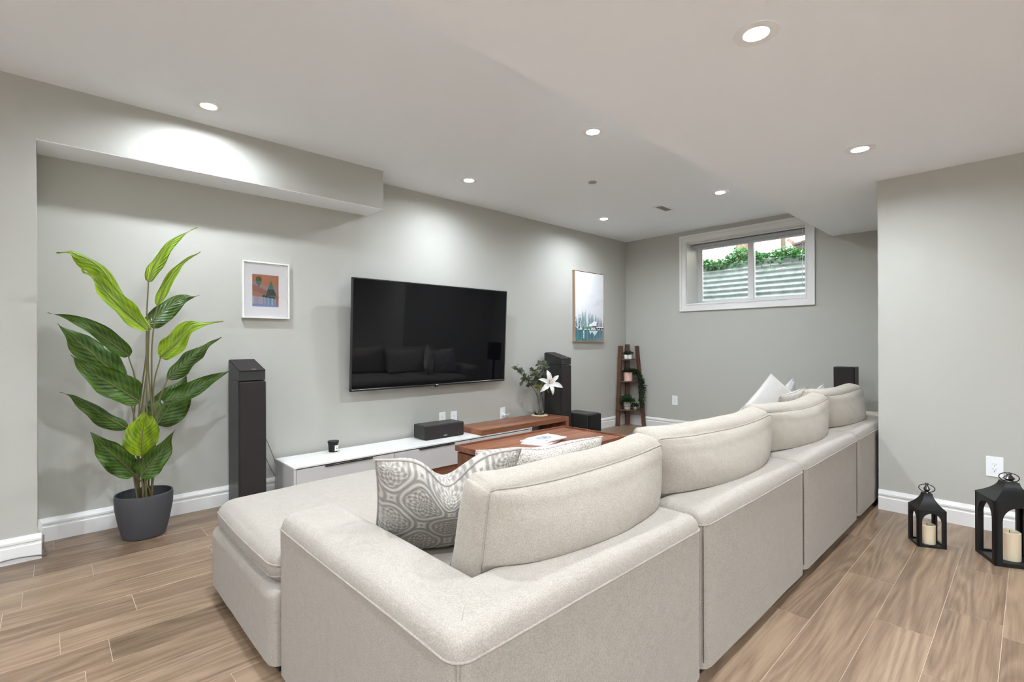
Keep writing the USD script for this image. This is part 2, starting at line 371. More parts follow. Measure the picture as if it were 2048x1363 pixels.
M_LADDER = wood('stained_pine', [S(58, 38, 28), S(92, 64, 48), S(120, 86, 66)], 'z', 2.0, .5, .35, rings=6)
M_LACQUER = plain('white_lacquer', S(228, 226, 219), .3)
M_GREY_FRONT = plain('pale_grey_lacquer', S(198, 195, 190), .35)
M_METAL = plain('brushed_steel', S(180, 180, 178), .35, metal=1.0)
M_PALE_WOOD = wood('pale_frame_wood', [S(150, 128, 108), S(182, 160, 138), S(204, 184, 164)], 'z', 3.0, .5, .3, rings=5)
M_PLASTIC = plain('white_plastic', S(238, 238, 236), .35)
M_SLOT = plain('dark_slot', S(70, 68, 66), .6)
M_GLASS = mat('clear_glass', {'p': ('principled_bsdf', {'base_color': (1, 1, 1), 'roughness': 0.0, 'transmission_weight': 1.0, 'ior': 1.45})})
M_PANE = pane_glass('window_pane')
M_GLAZING = pane_glass('picture_glazing', refl=.9, ior=1.25)

def painted(parent, name, x0, x1, z0, z1, y, n, func, rough=.6, label=None, facing='-y'):
    """A flat print whose colours are laid down vertex by vertex from func(u, v), u to the right and v upwards."""
    a, b = n; u, w_ = np.meshgrid(np.linspace(0, 1, a), np.linspace(0, 1, b), indexing='ij')
    col = np.clip(func(u, w_), 0, 1).reshape(-1, 3)
    if facing == '-y': v = np.stack([x0 + (x1 - x0) * u, np.full_like(u, y), z0 + (z1 - z0) * w_], -1).reshape(-1, 3)
    else: v = np.stack([x0 + (x1 - x0) * u, z0 + (z1 - z0) * w_, np.full_like(u, y)], -1).reshape(-1, 3)
    i, j = np.meshgrid(np.arange(a - 1), np.arange(b - 1), indexing='ij')
    q = np.stack([i * b + j, (i + 1) * b + j, (i + 1) * b + j + 1, i * b + j + 1], -1).reshape(-1, 4)
    p = part(parent, name, (v, q), mat_print(rough), False, label)
    UsdGeom.PrimvarsAPI(stage.GetPrimAtPath(p)).CreatePrimvar('print_color', Sdf.ValueTypeNames.Color3fArray, 'vertex').Set([Gf.Vec3f(*map(float, c)) for c in col])
    return p
_pm = {}
def mat_print(rough):
    k = int(rough * 100)
    if k not in _pm:
        _pm[k] = mat(f'printed_ink_{k}', {'a': ('attribute', {'attribute': 'print_color'}), 'p': ('principled_bsdf', {'roughness': rough, 'specular_ior_level': .3})}, [('a.color', 'p.base_color')])
    return _pm[k]
def lerp(a, b, t): return np.array(a)[None, None, :] * (1 - t[..., None]) + np.array(b)[None, None, :] * t[..., None]
def n2(u, v, su, sv, seed=0, o=3): return meshkit.fbm(np.stack([u * su, v * sv, np.zeros_like(u) + .5], -1), o, seed)
def over(base, col, m):
    return base * (1 - m[..., None]) + np.array(col) * m[..., None]

# ------------------------------------------------------------------ window, blind and what lies outside
w = thing('window_1', kind='structure')
def frame_poly(y0, y1, z0, z1, t): return Polygon([(y0, z0), (y1, z0), (y1, z1), (y0, z1)]).difference(sbox(y0 + t, z0 + t, y1 - t, z1 - t))
def wall_x(poly, x0, x1):
    """A (y, z) polygon as a plate between x0 and x1."""
    v, f = V(extrude(poly, x1 - x0)); m = trimesh.Trimesh(np.stack([v[:, 2] + x0, v[:, 0], v[:, 1]], 1), f); m.fix_normals(); return m
def sided(poly, x0, x1): return wall_x(poly, x0, x1)
outer = sbox(WY0 - .088, WZ0 - .088, WY1 + .088, WZ1 + .088); hole = sbox(WY0, WZ0, WY1, WZ1)
part(w, 'casing', cat_(sided(outer.difference(hole), XB - .014, XB), sided(outer.difference(outer.buffer(-.03, join_style=2)), XB - .022, XB - .013), sided(hole.buffer(.012, join_style=2).difference(hole), XB - .02, XB - .013)), M_TRIM, False)
part(w, 'jamb', sided(hole.buffer(.002, join_style=2).difference(hole.buffer(-.008, join_style=2)), XB - .004, 6.34), M_TRIM, False)
fy0, fy1, fz0, fz1 = WY0 + .008, WY1 - .008, WZ0 + .008, WZ1 - .008
part(w, 'window_frame', cat_(sided(frame_poly(fy0, fy1, fz0, fz1, .036), 6.285, 6.335), sided(frame_poly(fy0 + .03, fy1 - .03, fz0 + .03, fz1 - .03, .022), 6.295, 6.325)), M_PLASTIC, False)
part(w, 'mullion', cat_(box(6.28, 6.33, 2.338, 2.408, fz0 + .03, fz1 - .03), box(6.272, 6.284, 2.338, 2.362, fz0 + .03, fz1 - .03)), M_PLASTIC, False)
part(w, 'pane', box(6.306, 6.310, 2.40, fy1 - .05, fz0 + .05, fz1 - .05), M_PANE, False)
part(w, 'pane', box(6.306, 6.310, fy0 + .05, 2.345, fz0 + .05, fz1 - .05), M_PANE, False)

M_BLIND = plain('blind_fabric', S(176, 176, 178), .8, bump=.2, bscale=500)
M_BLIND_D = plain('blind_rail', S(128, 129, 132), .5)
t = thing('roller_blind', 'grey roller blind rolled up under the head of the basement window', 'blind', (6.09, 2.37, 2.39))
part(t, 'roller', mv(lathe([(0, -.662), (.026, -.662), (.027, 0), (.026, .662), (0, .662)], 24), (6.10, 2.37, 2.392), rx=PI / 2), M_BLIND_D, 40)
part(t, 'cassette', box(6.06, 6.125, 1.706, 3.034, 2.414, 2.4255), M_PLASTIC, False)
part(t, 'fabric', bbox(6.068, 6.0705, 1.72, 3.02, 2.358, 2.40, .0008), M_BLIND, False)
part(t, 'bottom_rail', bbox(6.062, 6.078, 1.72, 3.02, 2.338, 2.362, .004), M_BLIND, False)
part(t, 'bead_chain', tube([(6.06, 1.735, 2.41), (6.055, 1.738, 2.2), (6.052, 1.737, 2.0), (6.05, 1.736, 1.82), (6.054, 1.742, 1.80), (6.06, 1.744, 1.83), (6.062, 1.742, 2.1), (6.066, 1.742, 2.41)], .0018, 6), M_PLASTIC, True)

M_ZINC = mat('galvanised_steel', {'tc': ('texture_coordinate', {}), 'n': ('noise_texture', {'scale': 9, 'detail': 6, 'roughness': .7}), 'r': ('rgb_ramp', {'ramp': [(.3, S(142, 150, 144)), (.7, S(190, 198, 194))]}),
    'p': ('principled_bsdf', {'metallic': .35, 'roughness': .55})}, [('tc.object', 'n.vector'), ('n.fac', 'r.fac'), ('r.color', 'p.base_color')])
plan = [(6.37, 3.62)] + [(6.70 + .40 * math.sin(a), 3.22 + .40 * math.cos(a)) for a in np.linspace(0, PI / 2, 12)] + [(7.1, y) for y in np.linspace(3.1, 1.3, 7)] + [(6.70 + .40 * math.cos(a), 1.18 - .40 * math.sin(a)) for a in np.linspace(0, PI / 2, 12)] + [(6.37, .78)]
plan = np.array(plan); d_ = np.gradient(plan, axis=0); d_ /= np.linalg.norm(d_, axis=1, keepdims=True); nrm = np.stack([-d_[:, 1], d_[:, 0]], 1)
zs = np.linspace(1.15, 2.275, 16 * 8 + 1); off = .013 * np.sin((zs - 2.275) / .0703 * 2 * PI)
g1 = np.concatenate([plan[:, None, :] + nrm[:, None, :] * off[None, :, None], np.broadcast_to(zs[None, :, None], (len(plan), len(zs), 1))], -1)
g2 = g1.copy(); g2[..., :2] += nrm[:, None, :] * .004
def gridmesh(g, flip=False):
    a, b = g.shape[:2]; i, j = np.meshgrid(np.arange(a - 1), np.arange(b - 1), indexing='ij')
    q = np.stack([i * b + j, (i + 1) * b + j, (i + 1) * b + j + 1, i * b + j + 1], -1).reshape(-1, 4)
    return g.reshape(-1, 3), q[:, ::-1] if flip else q
t = thing('window_well', 'curved corrugated galvanised steel well outside the basement window', 'window well', (6.9, 2.2, 1.15))
part(t, 'corrugated_wall', cat_(gridmesh(g1), gridmesh(g2, True)), M_ZINC, True)
part(t, 'rim', tube([(x, y, 2.277) for x, y in plan], .012, 8), M_ZINC, True)
M_GRAVEL = plain('gravel', S(150, 146, 138), .9, noise=.5, nscale=60, bump=.8, bscale=70)
part(t, 'gravel_bed', box(6.36, 7.1, .8, 3.6, 1.05, 1.17), M_GRAVEL, False, kind='stuff')
part(t, 'bolt_plate', cat_(bbox(7.083, 7.092, 2.285, 2.35, 2.118, 2.136, .003), bbox(7.083, 7.092, 2.235, 2.272, 2.124, 2.14, .003)), plain('pale_sticker', S(240, 226, 220), .6), False)

rng = np.random.default_rng(7)
def leaf_cloud(centres, dirs, size, aspect=.55, droop=.25, seed=1):
    """Small pointed leaves, four triangles each, at the centres and pointing along dirs."""
    r = np.random.default_rng(seed); n = len(centres); L = size * r.uniform(.7, 1.3, n); d = dirs / np.linalg.norm(dirs, axis=1, keepdims=True)
    up = r.normal(size=(n, 3)) * .6 + np.array([0, 0, 1.0]); s = np.cross(d, up); s /= np.linalg.norm(s, axis=1, keepdims=True) + 1e-9; nn = np.cross(s, d)
    W = L * aspect / 2
    P = [centres, centres + d * (L * .45)[:, None] + s * W[:, None] + nn * (.12 * L)[:, None], centres + d * (L * .45)[:, None] - s * W[:, None] + nn * (.12 * L)[:, None], centres + d * (L * .5)[:, None], centres + d * L[:, None] - np.array([0, 0, 1]) * (droop * L)[:, None]]
    v = np.stack(P, 1).reshape(-1, 3); k = np.arange(n)[:, None] * 5
    f = np.concatenate([k + np.array([[0, 3, 1]]), k + np.array([[0, 2, 3]]), k + np.array([[3, 4, 1]]), k + np.array([[3, 2, 4]])], 0)
    return v, f
def leaf_mat(name, stops, trans=.35, rough=.45):
    return mat(name, {'g': ('geometry', {}), 'r': ('rgb_ramp', {'ramp': stops}), 'p': ('principled_bsdf', {'roughness': rough, 'specular_ior_level': .4}), 't': ('translucent_bsdf', {}), 'x': ('mix_closure', {'fac': trans})},
               [('g.random_per_island', 'r.fac'), ('r.color', 'p.base_color'), ('r.color', 't.color'), ('p.BSDF', 'x.closure1'), ('t.BSDF', 'x.closure2')], 'x.closure')
M_IVY = leaf_mat('ivy_leaf', [(0, S(52, 104, 44)), (.5, S(112, 166, 60)), (.8, S(176, 208, 96)), (1, S(228, 236, 180))])
N = 3600; y = rng.uniform(.9, 3.62, N)
bump_ = .06 * np.sin(y * 5.1) + .05 * np.sin(y * 11.3 + 1) + np.where(y < 2.25, .05, 0)
x = np.interp(y, plan[::-1, 1], plan[::-1, 0]) + rng.normal(.05, .06, N)
z = 2.25 + rng.uniform(0, 1, N) ** 1.3 * (.135 + bump_) - np.where(rng.random(N) < .08, .06, 0) - np.where(x < np.interp(y, plan[::-1, 1], plan[::-1, 0]) - .02, .01, 0)
dirs = np.stack([rng.normal(-.5, .7, N), rng.normal(0, .8, N), rng.normal(.15, .6, N)], 1)
obj('ivy', leaf_cloud(np.stack([x, y, z], 1), dirs, .052, .8, .3, 3), M_IVY, 'leafy green ivy growing along the rim of the corrugated window well', 'plant', kind='stuff', smooth=False)
obj('garden_ground', box(7.12, 16, -4, 9, 1.9, 2.23), M_GRAVEL, 'pale ground outside beyond the window well', 'ground', smooth=False, kind='structure')
M_STUCCO = plain('cream_render', S(240, 226, 200), .9, noise=.06, nscale=30)
t = thing('neighbour_wall', 'cream rendered house wall seen outside through the window', 'building', (11, 2.5, 2.2))
part(t, 'wall', box(11, 11.2, -2, 8, 2.2, 7), M_STUCCO, False)
part(t, 'ledge', mv(box(10.9, 11.0, 3.6, 6.6, -.06, .06), (0, 0, 3.12), rx=-.16, about=(0, 5, 0)), M_TRIM, False)
M_DECK = wood('weathered_deck_wood', [S(70, 52, 42), S(104, 82, 66), S(130, 106, 88)], 'z', 1.2, .7, .2)
M_DARKDECK = plain('dark_brown_board', S(52, 42, 37), .7, noise=.3, nscale=8)
obj('deck_post', bbox(10, 10.18, 3.885, 4.07, 2.2, 5.2, .01), M_DECK, 'square wooden deck post outside behind the left window pane', 'post', smooth=False)
t = thing('deck_bench', 'dark brown slatted garden bench outside behind the right window pane', 'bench', (9.2, 2.4, 2.2))
part(t, 'leg', box(9.0, 9.06, 2.42, 2.47, 2.2, 2.98), M_DECK, False)
part(t, 'leg', box(9.0, 9.07, 2.86, 2.91, 2.2, 2.95), M_DECK, False)
part(t, 'brace', mv(box(8.98, 9.02, 2.52, 2.84, -.025, .025), (0, 0, 2.76), rx=.7, about=(0, 2.68, 0)), M_DECK, False)
part(t, 'rail', mv(box(8.96, 9.0, 1.9, 2.95, -.02, .02), (0, 0, 2.72), rx=-.10, about=(0, 2.4, 0)), M_DARKDECK, False)
part(t, 'seat_board', mv(box(8.9, 9.3, 1.7, 2.72, -.015, .015), (0, 0, 2.86), rx=-.22, about=(0, 2.2, 0)), M_DARKDECK, False)
part(t, 'back_board', mv(box(9.0, 9.04, 1.9, 2.30, -.03, .03), (0, 0, 2.92), rx=.5, about=(0, 2.1, 0)), M_DARKDECK, False)
part(t, 'armrest', mv(box(8.95, 9.05, 2.26, 2.36, -.14, .14), (0, 0, 2.88), rx=.25, about=(0, 2.3, 0)), M_DARKDECK, False)

# ------------------------------------------------------------------ sectional sofa
def rounded(x0, x1, y0, y1, z0, z1, r=.045, n=(26, 16, 18)):
    """A block with rounded upright and top edges, cut flat underneath."""
    (v, f), _ = soft_box((x1 - x0, y1 - y0, z1 - z0 + .08), r, n=n)
    m = man((v + np.array([(x0 + x1) / 2, (y0 + y1) / 2, (z0 - .08 + z1) / 2]), f))
    return m.trim_by_plane((0, 0, 1), z0)
def upholster(m, edge=.05, amp=.004, seed=0, puff=None):
    m = m.refine_to_length(edge); v, f = V(m)
    n = meshkit.fbm(v * 3.1 + seed * 5.7, 3, seed) - .5
    t = trimesh.Trimesh(v, f, process=False); vn = np.array(t.vertex_normals)
    v = v + vn * (n * amp * 2)[:, None]
    if puff: v = v + puff(v)
    return v, f
def loop_tube(poly, z, r=.004, rad=.045, sag=0.0):
    p = poly.buffer(-rad, join_style=2).buffer(rad, quad_segs=6); c_ = np.array(p.exterior.coords)[:-1]
    out = []
    for a, b in zip(c_, np.roll(c_, -1, 0)):
        k = max(1, int(np.linalg.norm(b - a) / .05)); out += [a + (b - a) * i / k for i in range(k)]
    out = np.array(out); zz = z - sag * meshkit.noise(np.stack([out[:, 0] * 4, out[:, 1] * 4, out[:, 0] * 0], 1))
    return tube(np.column_stack([out, zz]), r, 8, closed=True)
SB, ST, SF = .752, .578, 1.765     # back plane, top of the backrests, front of the seats
SPLIT = [.560, 1.588, 2.647, 3.702, 4.95]
G = 'upholstered pieces of the pale sectional sofa'
def feet(t, x0, x1, y0, y1):
    part(t, 'dust_cover', box(x0 + .035, x1 - .035, y0 + .035, y1 - .035, .012, .05), M_FOOT, False)  # dark box added to stand in for the shade under the sofa
    for x in (x0 + .1, x1 - .1):
        for y in (y0 + .1, y1 - .1): part(t, 'foot', cyl(x, y, 0, .05, .022, .026, 16), M_FOOT, 30)
def seat_pad(t, x0, x1, y0, y1, z0, z1, seed, crown=.02, mat_=M_SOFA, r=.05):
    (v, f), fn = soft_box((x1 - x0, y1 - y0, z1 - z0), (r, r, (z1 - z0) * .42), (.008, .008, crown), (26, 26, 8), seed=seed, wrinkle=.008, wscale=3)
    c_ = np.array([(x0 + x1) / 2, (y0 + y1) / 2, (z0 + z1) / 2])
    p = part(t, 'seat_cushion', (v + c_, f), mat_, True)
    for s in (.25, -.45):
        q = ring_on(2, 1.0, 34); q[:, 2] = s; q[:, :2] *= 1.0
        part(p, 'piping', tube(fn(q) + c_, .0036, 6, closed=True), M_SOFA_EDGE, True)
def module(i, label, arm=None):
    x0, x1 = SPLIT[i] + (.004 if i else 0), SPLIT[i + 1] - .004
    t = thing('sofa_module', label, 'sofa', ((x0 + x1) / 2, 1.25, 0), group=None)
    back = rounded(x0, x1, SB, SB + .215, .045, ST); foot = sbox(x0, SB, x1, SB + .215)
    if arm == 'left': back = back + rounded(x0, x0 + .215, SB, SF - .005, .045, ST); foot = foot.union(sbox(x0, SB, x0 + .215, SF - .005))
    if arm == 'right': back = back + rounded(x1 - .215, x1, SB, SF - .005, .045, ST); foot = foot.union(sbox(x1 - .215, SB, x1, SF - .005))
    def puff(v):
        u = (v[:, 0] - x0) / (x1 - x0); top = np.clip((v[:, 2] - .54) / .04, 0, 1)
        s = np.zeros_like(v); s[:, 2] = top * .006 * np.sin(np.clip(u, 0, 1) * PI); return s
    part(t, 'backrest', upholster(back, .05, .002, i, puff), M_SOFA, 50)
    part(t, 'top_piping', loop_tube(foot, ST - .046, .0034, sag=.004), M_SOFA_EDGE, True)
    ax0 = x0 + (.21 if arm == 'left' else 0); ax1 = x1 - (.21 if arm == 'right' else 0)
    part(t, 'seat_base', upholster(rounded(ax0 + .002, ax1 - .002, SB + .18, SF, .045, .30, .03), .06, .003, i + 9), M_SOFA, 50)
    seat_pad(t, ax0 + .006, ax1 - .006, SB + .218, SF - .006, .302, .435, i + 3)
    # upright corner seams on the outer face
    for x in (x0 + .012, x1 - .012):
        part(t, 'corner_seam', tube([(x, SB + .010, z) for z in np.linspace(.07, ST - .05, 10)], .0028, 6), M_SOFA_EDGE, True)
    if arm == 'left':
        part(t, 'mitre_seam', tube([(x0 + .03 + k * (.19), SB + .03 + k * .19, ST + .0006) for k in np.linspace(.14, .70, 8)], .0018, 6), M_SOFA_EDGE, True)
        part(t, 'corner_seam', tube([(x0 + .010, SF - .018, z) for z in np.linspace(.07, ST - .05, 10)], .0028, 6), M_SOFA_EDGE, True)
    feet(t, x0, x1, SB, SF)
    return t
module(0, 'corner piece of the pale sectional sofa, nearest piece, with a low padded arm', 'left')
module(1, 'armless second piece of the sectional sofa back, between the corner piece and the third piece')
module(2, 'armless third piece of the sectional sofa back, under the third back cushion')
module(3, 'farthest end piece of the sectional sofa, against the end of the right wall', 'right')
t = thing('sofa_ottoman', 'wide footstool end of the sectional sofa with one thick pale cushion, beside the floor plant', 'sofa', (1.08, 2.19, 0))
part(t, 'seat_base', upholster(rounded(.543, 1.622, SF + .004, 2.635, .045, .312, .045), .05, .005, 21), M_SOFA, 50)
part(t, 'corner_seam', tube([(.552, 2.624, z) for z in np.linspace(.08, .27, 8)], .0028, 6), M_SOFA_EDGE, True)
seat_pad(t, .560, 1.612, SF + .012, 2.622, .298, .428, 33, .035, r=.075)
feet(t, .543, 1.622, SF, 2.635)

def back_cushion(x0, x1, label, seed, lean=.20, cy=1.015, cz=.612, yaw=-.04, sz=.40, ty=.135, ears=1.0):
    (v, f), fn = soft_box((x1 - x0, ty, sz), (.055, .045, .055), (.008, .085, .012), (44, 10, 34), seed=seed, wrinkle=.034, wscale=3.4)
    def place(p):
        q = p.copy(); u = p[:, 0] / ((x1 - x0) / 2); h = p[:, 2] / (sz / 2)
        q[:, 2] += (.042 * u ** 2 - .030 + .006 * np.sin(u * 3.1 + seed)) * np.clip(h, 0, 1) * ears     # ears at the top corners
        q[:, 1] -= .030 * np.clip(1 - (h + .15) ** 2 * 1.4, 0, 1) * np.clip(1 - u ** 6, 0, 1) * (p[:, 1] < 0)   # sags over the backrest
        q[:, 1] += .05 * np.clip(-h - .35, 0, 1)
        q = V(mv((q, f[:1]), (((x0 + x1) / 2), cy, cz), rx=lean, rz=yaw))[0]
        q[:, 2] = np.maximum(q[:, 2], .456)
        yi, zi = SB + .222, ST + .006                                              # lies against the backrest and over its rounded edge
        dy, dz = yi - q[:, 1], zi - q[:, 2]; inside = (dy > 0) & (dz > 0)
        over_ = inside & (dy > dz); behind = inside & ~over_
        q[over_, 2] = zi; q[behind, 1] = yi
        return q
    t = thing('back_cushion', label, 'cushion', ((x0 + x1) / 2, cy, cz - .2))
    part(t, 'cover', (place(v), f), M_CUSH, True)
    for s in (-1, 1):
        q = ring_on(1, s * 1.0, 34)
        part(t, 'piping', tube(place(fn(q)), .0036, 6, closed=True), M_SOFA_EDGE, True)
    return t
back_cushion(.790, 1.618, 'nearest big loose back cushion, leaning on the corner piece of the sofa', 1, yaw=-.03)
back_cushion(1.632, 2.655, 'second big loose back cushion from the camera, behind the nearest one', 2, yaw=-.05, cz=.618)
back_cushion(2.665, 3.672, 'third big loose back cushion from the camera, in front of the small pillows', 3, yaw=-.05, cz=.615)
back_cushion(3.682, 4.620, 'farthest big loose back cushion, below the small wall-side speaker', 5, yaw=-.05, cz=.622, ears=.35)

# ------------------------------------------------------------------ small pillows
def pillow(name, label, size, loc, rz, lean, matr, seed=0, thick=.13, roll=0.0, chop=0.0, pipe=None, fuzz=0.0, n=44):
    W, Hh = size; a = np.linspace(-1, 1, n); a = np.sign(a) * np.abs(a) ** .8; U, Wv = np.meshgrid(a, a, indexing='ij')
    prof = ((1 - U ** 2) * (1 - Wv ** 2)) ** .42
    pin = .06
    X = U * W / 2 * (1 - pin * (1 - Wv ** 2)); Z = Wv * Hh / 2 * (1 - pin * (1 - U ** 2))
    dent = chop * np.exp(-(U / .33) ** 2) * np.clip((Wv + .35) / 1.35, 0, 1) ** 1.5
    Z = Z - dent; prof = prof * (1 + 1.0 * dent / max(Hh, .01))
    X = X - np.sign(U) * np.abs(U) * dent * .18
    nz = meshkit.fbm(np.stack([X * 7, Z * 7, X * 0 + seed], -1), 3, seed) - .5
    fz = (meshkit.fbm(np.stack([X * 90, Z * 90, X * 0 + seed], -1), 2, seed + 3) - .5) * fuzz
    env = np.clip(prof * 3, 0, 1)
    F = np.stack([X, -(thick / 2 * prof + nz * .02 * env + fz * env), Z], -1); B = np.stack([X, thick / 2 * prof - nz * .02 * env + fz * env, Z], -1)
    vf, ff = gridmesh(F); vb, fb = gridmesh(B, True)
    uv = np.stack([U * W / 2, Wv * Hh / 2], -1).reshape(-1, 2); uv = np.vstack([uv, uv])
    v, f = cat_((vf, ff), (vb, fb))
    edge = np.concatenate([F[:, 0], F[-1, 1:], F[::-1, -1][1:], F[0, ::-1][1:-1]])
    def go(p):
        q = V(mv(mv((p, f[:1]), ry=roll, rx=lean), loc, rz=rz))[0]; q[:, 2] = np.maximum(q[:, 2], .459 + .004 * (q[:, 2] < .459) * np.clip((.459 - q[:, 2]) * -10, -1, 0)); return q
    t = thing(name, label, 'pillow', (loc[0], loc[1], loc[2] - Hh / 2))
    part(t, 'cover', (go(v), f), matr, True, uv=uv)
    part(t, 'piping' if pipe else 'edge_seam', tube(go(edge), .0042 if pipe else .003, 6, closed=True), pipe or matr, True)
    return t
def medallion(name, bg, line):
    k = 7.2
    nodes = {'uv': ('uvmap', {'attribute': 'st'}), 'm': ('mapping', {'scale': (k, k, k), 'rotation': (0, 0, .785)}), 'v': ('voronoi_texture', {'scale': 1.0, 'randomness': 0.0, 'dimensions': '2D'}),
             'sub': ('vector_math', {'math_type': 'subtract'}), 'sx': ('separate_xyz', {}), 'at': ('math', {'math_type': 'arctan2'}), 'k8': ('math', {'math_type': 'multiply', 'value2': 10.0}), 'sn': ('math', {'math_type': 'sine'}),
             'k4': ('math', {'math_type': 'multiply', 'value2': 4.0}), 'cs': ('math', {'math_type': 'cosine'}), 'sc4': ('math', {'math_type': 'multiply_add', 'value2': .035}),
             'rg': ('math', {'math_type': 'multiply', 'value2': 44.0}), 'rs': ('math', {'math_type': 'sine'}),
             'lt': ('math', {'math_type': 'greater_than', 'value2': .38}), 'inn': ('math', {'math_type': 'less_than', 'value2': .40}), 'pet': ('math', {'math_type': 'multiply'}), 'mxa': ('math', {'math_type': 'multiply'}), 'inv': ('math', {'math_type': 'subtract', 'value1': 1.0}), 'mxb': ('math', {'math_type': 'multiply'}), 'sum': ('math', {'math_type': 'add'}),
             'nn': ('noise_texture', {'scale': 260, 'detail': 3}), 'jit': ('math', {'math_type': 'multiply_add', 'value2': 1.6}), 'thr': ('map_range', {'from_min': .3, 'from_max': 1.5, 'clamp': True}),
             'r': ('mix', {'color1': bg, 'color2': line}), 'b': ('bump', {'strength': .5, 'distance': .0015}), 'p': ('principled_bsdf', {'roughness': .95, 'specular_ior_level': .15, 'sheen_weight': .2})}
    links = [('uv.UV', 'm.vector'), ('m.vector', 'v.vector'), ('m.vector', 'sub.vector1'), ('v.position', 'sub.vector2'), ('sub.vector', 'sx.vector'), ('sx.y', 'at.value1'), ('sx.x', 'at.value2'),
             ('at.value', 'k8.value1'), ('k8.value', 'sn.value1'), ('at.value', 'k4.value1'), ('k4.value', 'cs.value1'), ('cs.value', 'sc4.value1'), ('v.distance', 'sc4.value3'),
             ('sc4.value', 'rg.value1'), ('rg.value', 'rs.value1'), ('sc4.value', 'lt.value1'), ('v.distance', 'inn.value1'),
             ('sn.value', 'pet.value1'), ('rs.value', 'pet.value2'), ('rs.value', 'mxa.value1'), ('lt.value', 'mxa.value2'), ('lt.value', 'inv.value2'), ('inv.value', 'mxb.value1'), ('pet.value', 'mxb.value2'),
             ('mxa.value', 'sum.value1'), ('mxb.value', 'sum.value2'), ('uv.UV', 'nn.vector'), ('nn.fac', 'jit.value1'), ('sum.value', 'jit.value3'), ('jit.value', 'thr.value'), ('thr.result', 'r.fac'), ('r.color', 'p.base_color'),
             ('jit.value', 'b.height'), ('b.normal', 'p.normal')]
    return mat(name, nodes, links)
M_MEDAL = medallion('medallion_brocade', S(142, 136, 127), S(186, 180, 170))
M_BOUCLE = mat('boucle_loops', {'tc': ('texture_coordinate', {}), 'v': ('voronoi_texture', {'scale': 150}), 'n': ('noise_texture', {'scale': 60, 'detail': 2}), 'r': ('rgb_ramp', {'ramp': [(.0, S(214, 208, 198)), (.5, S(192, 183, 170)), (1, S(142, 132, 120))]}),
    'b': ('bump', {'strength': .9, 'distance': .004, 'invert': True}), 'p': ('principled_bsdf', {'roughness': 1.0, 'specular_ior_level': .1, 'sheen_weight': .3})},
    [('tc.object', 'v.vector'), ('v.distance', 'r.fac'), ('r.color', 'p.base_color'), ('v.distance', 'b.height'), ('b.normal', 'p.normal')])
M_WHITE_LINEN = fabric('white_linen', S(196, 192, 185), S(212, 208, 201), 300, .3)
M_SPECKLE = fabric('speckled_weave', S(118, 114, 110), S(206, 203, 198), 130, .5)
pillow('patterned_pillow', 'square grey pillow with a pale medallion pattern, dented at its top edge', (.47, .42), (.975, 1.365, .612), -.42, .50, M_MEDAL, 3, .17, chop=.125, pipe=plain('grey_pillow_cord', S(160, 152, 142), .9))
pillow('lumbar_pillow', 'long cream looped-wool pillow lying in front of the nearest back cushion', (.70, .36), (1.455, 1.40, .575), -.06, .30, M_BOUCLE, 8, .16, roll=.05, fuzz=.006, chop=.015, n=70)
pillow('white_pillow', 'plain white pillow standing on its corner, tallest of the far small pillows', (.43, .43), (4.22, 1.42, .600), -.75, .14, M_WHITE_LINEN, 4, .13, roll=.66)
pillow('cream_pillow', 'cream looped-wool pillow in front of the white pillow, by the third back cushion', (.62, .36), (3.93, 1.225, .620), .03, .22, M_BOUCLE, 9, .12, roll=-.03, fuzz=.005)
pillow('speckled_pillow', 'grey and white speckled pillow, the one nearer the cream pillow', (.40, .40), (4.50, 1.42, .612), .18, .16, M_SPECKLE, 5, .12, roll=-.16)
pillow('speckled_pillow', 'grey and white speckled pillow, the right-hand one nearest the small speaker', (.37, .37), (4.535, 1.215, .600), .10, .20, M_SPECKLE, 6, .12, roll=-.10)

# ------------------------------------------------------------------ television and pictures
def panel_zx(x0, x1, z0, z1, y0, y1, b=.004): return bbox(x0, x1, y0, y1, z0, z1, b)
M_SCREEN = mat('tv_screen', {'p': ('principled_bsdf', {'base_color': (.003, .003, .004), 'roughness': .02, 'specular_ior_level': .4})})
M_GUN = plain('gunmetal', S(74, 74, 76), .32, metal=.9)
t = thing('television', 'large black flat television hanging on the grey wall', 'television', (2.675, 3.90, 1.22))
tilt = lambda m: mv(m, rx=.05, about=(2.675, 3.885, .75))
TX0, TX1, TZ0, TZ1, TY = 1.812, 3.540, .750, 1.700, 3.905
part(t, 'back_shell', tilt(cat_(bbox(TX0 + .004, TX1 - .004, TY - .022, TY - .001, TZ0 + .004, TZ1 - .004, .006), bbox(TX0 + .25, TX1 - .25, TY - .006, TY + .022, TZ0 + .1, TZ1 - .35, .008))), M_BLACK, 30)
bw = .011
part(t, 'frame', tilt(cat_(bbox(TX0, TX1, TY - .034, TY - .004, TZ1 - bw, TZ1, .003), bbox(TX0, TX1, TY - .034, TY - .004, TZ0, TZ0 + bw * 1.6, .003), bbox(TX0, TX0 + bw, TY - .034, TY - .004, TZ0, TZ1, .003), bbox(TX1 - bw, TX1, TY - .034, TY - .004, TZ0, TZ1, .003))), M_GUN, 30)
part(t, 'screen', tilt(box(TX0 + bw * .8, TX1 - bw * .8, TY - .031, TY - .02, TZ0 + bw * 1.4, TZ1 - bw * .8)), M_SCREEN, False)
part(t, 'maker_badge', tilt(cat_(bbox(2.664, 2.671, TY - .0355, TY - .0335, TZ0 + .004, TZ0 + .014, .0008), bbox(2.674, 2.684, TY - .0355, TY - .0335, TZ0 + .006, TZ0 + .013, .0008))), M_PLASTIC, False, 'small pale badge')
part(t, 'sensor_foot', tilt(bbox(2.655, 2.69, TY - .03, TY - .012, TZ0 - .009, TZ0 + .002, .002)), M_BLACK, False)
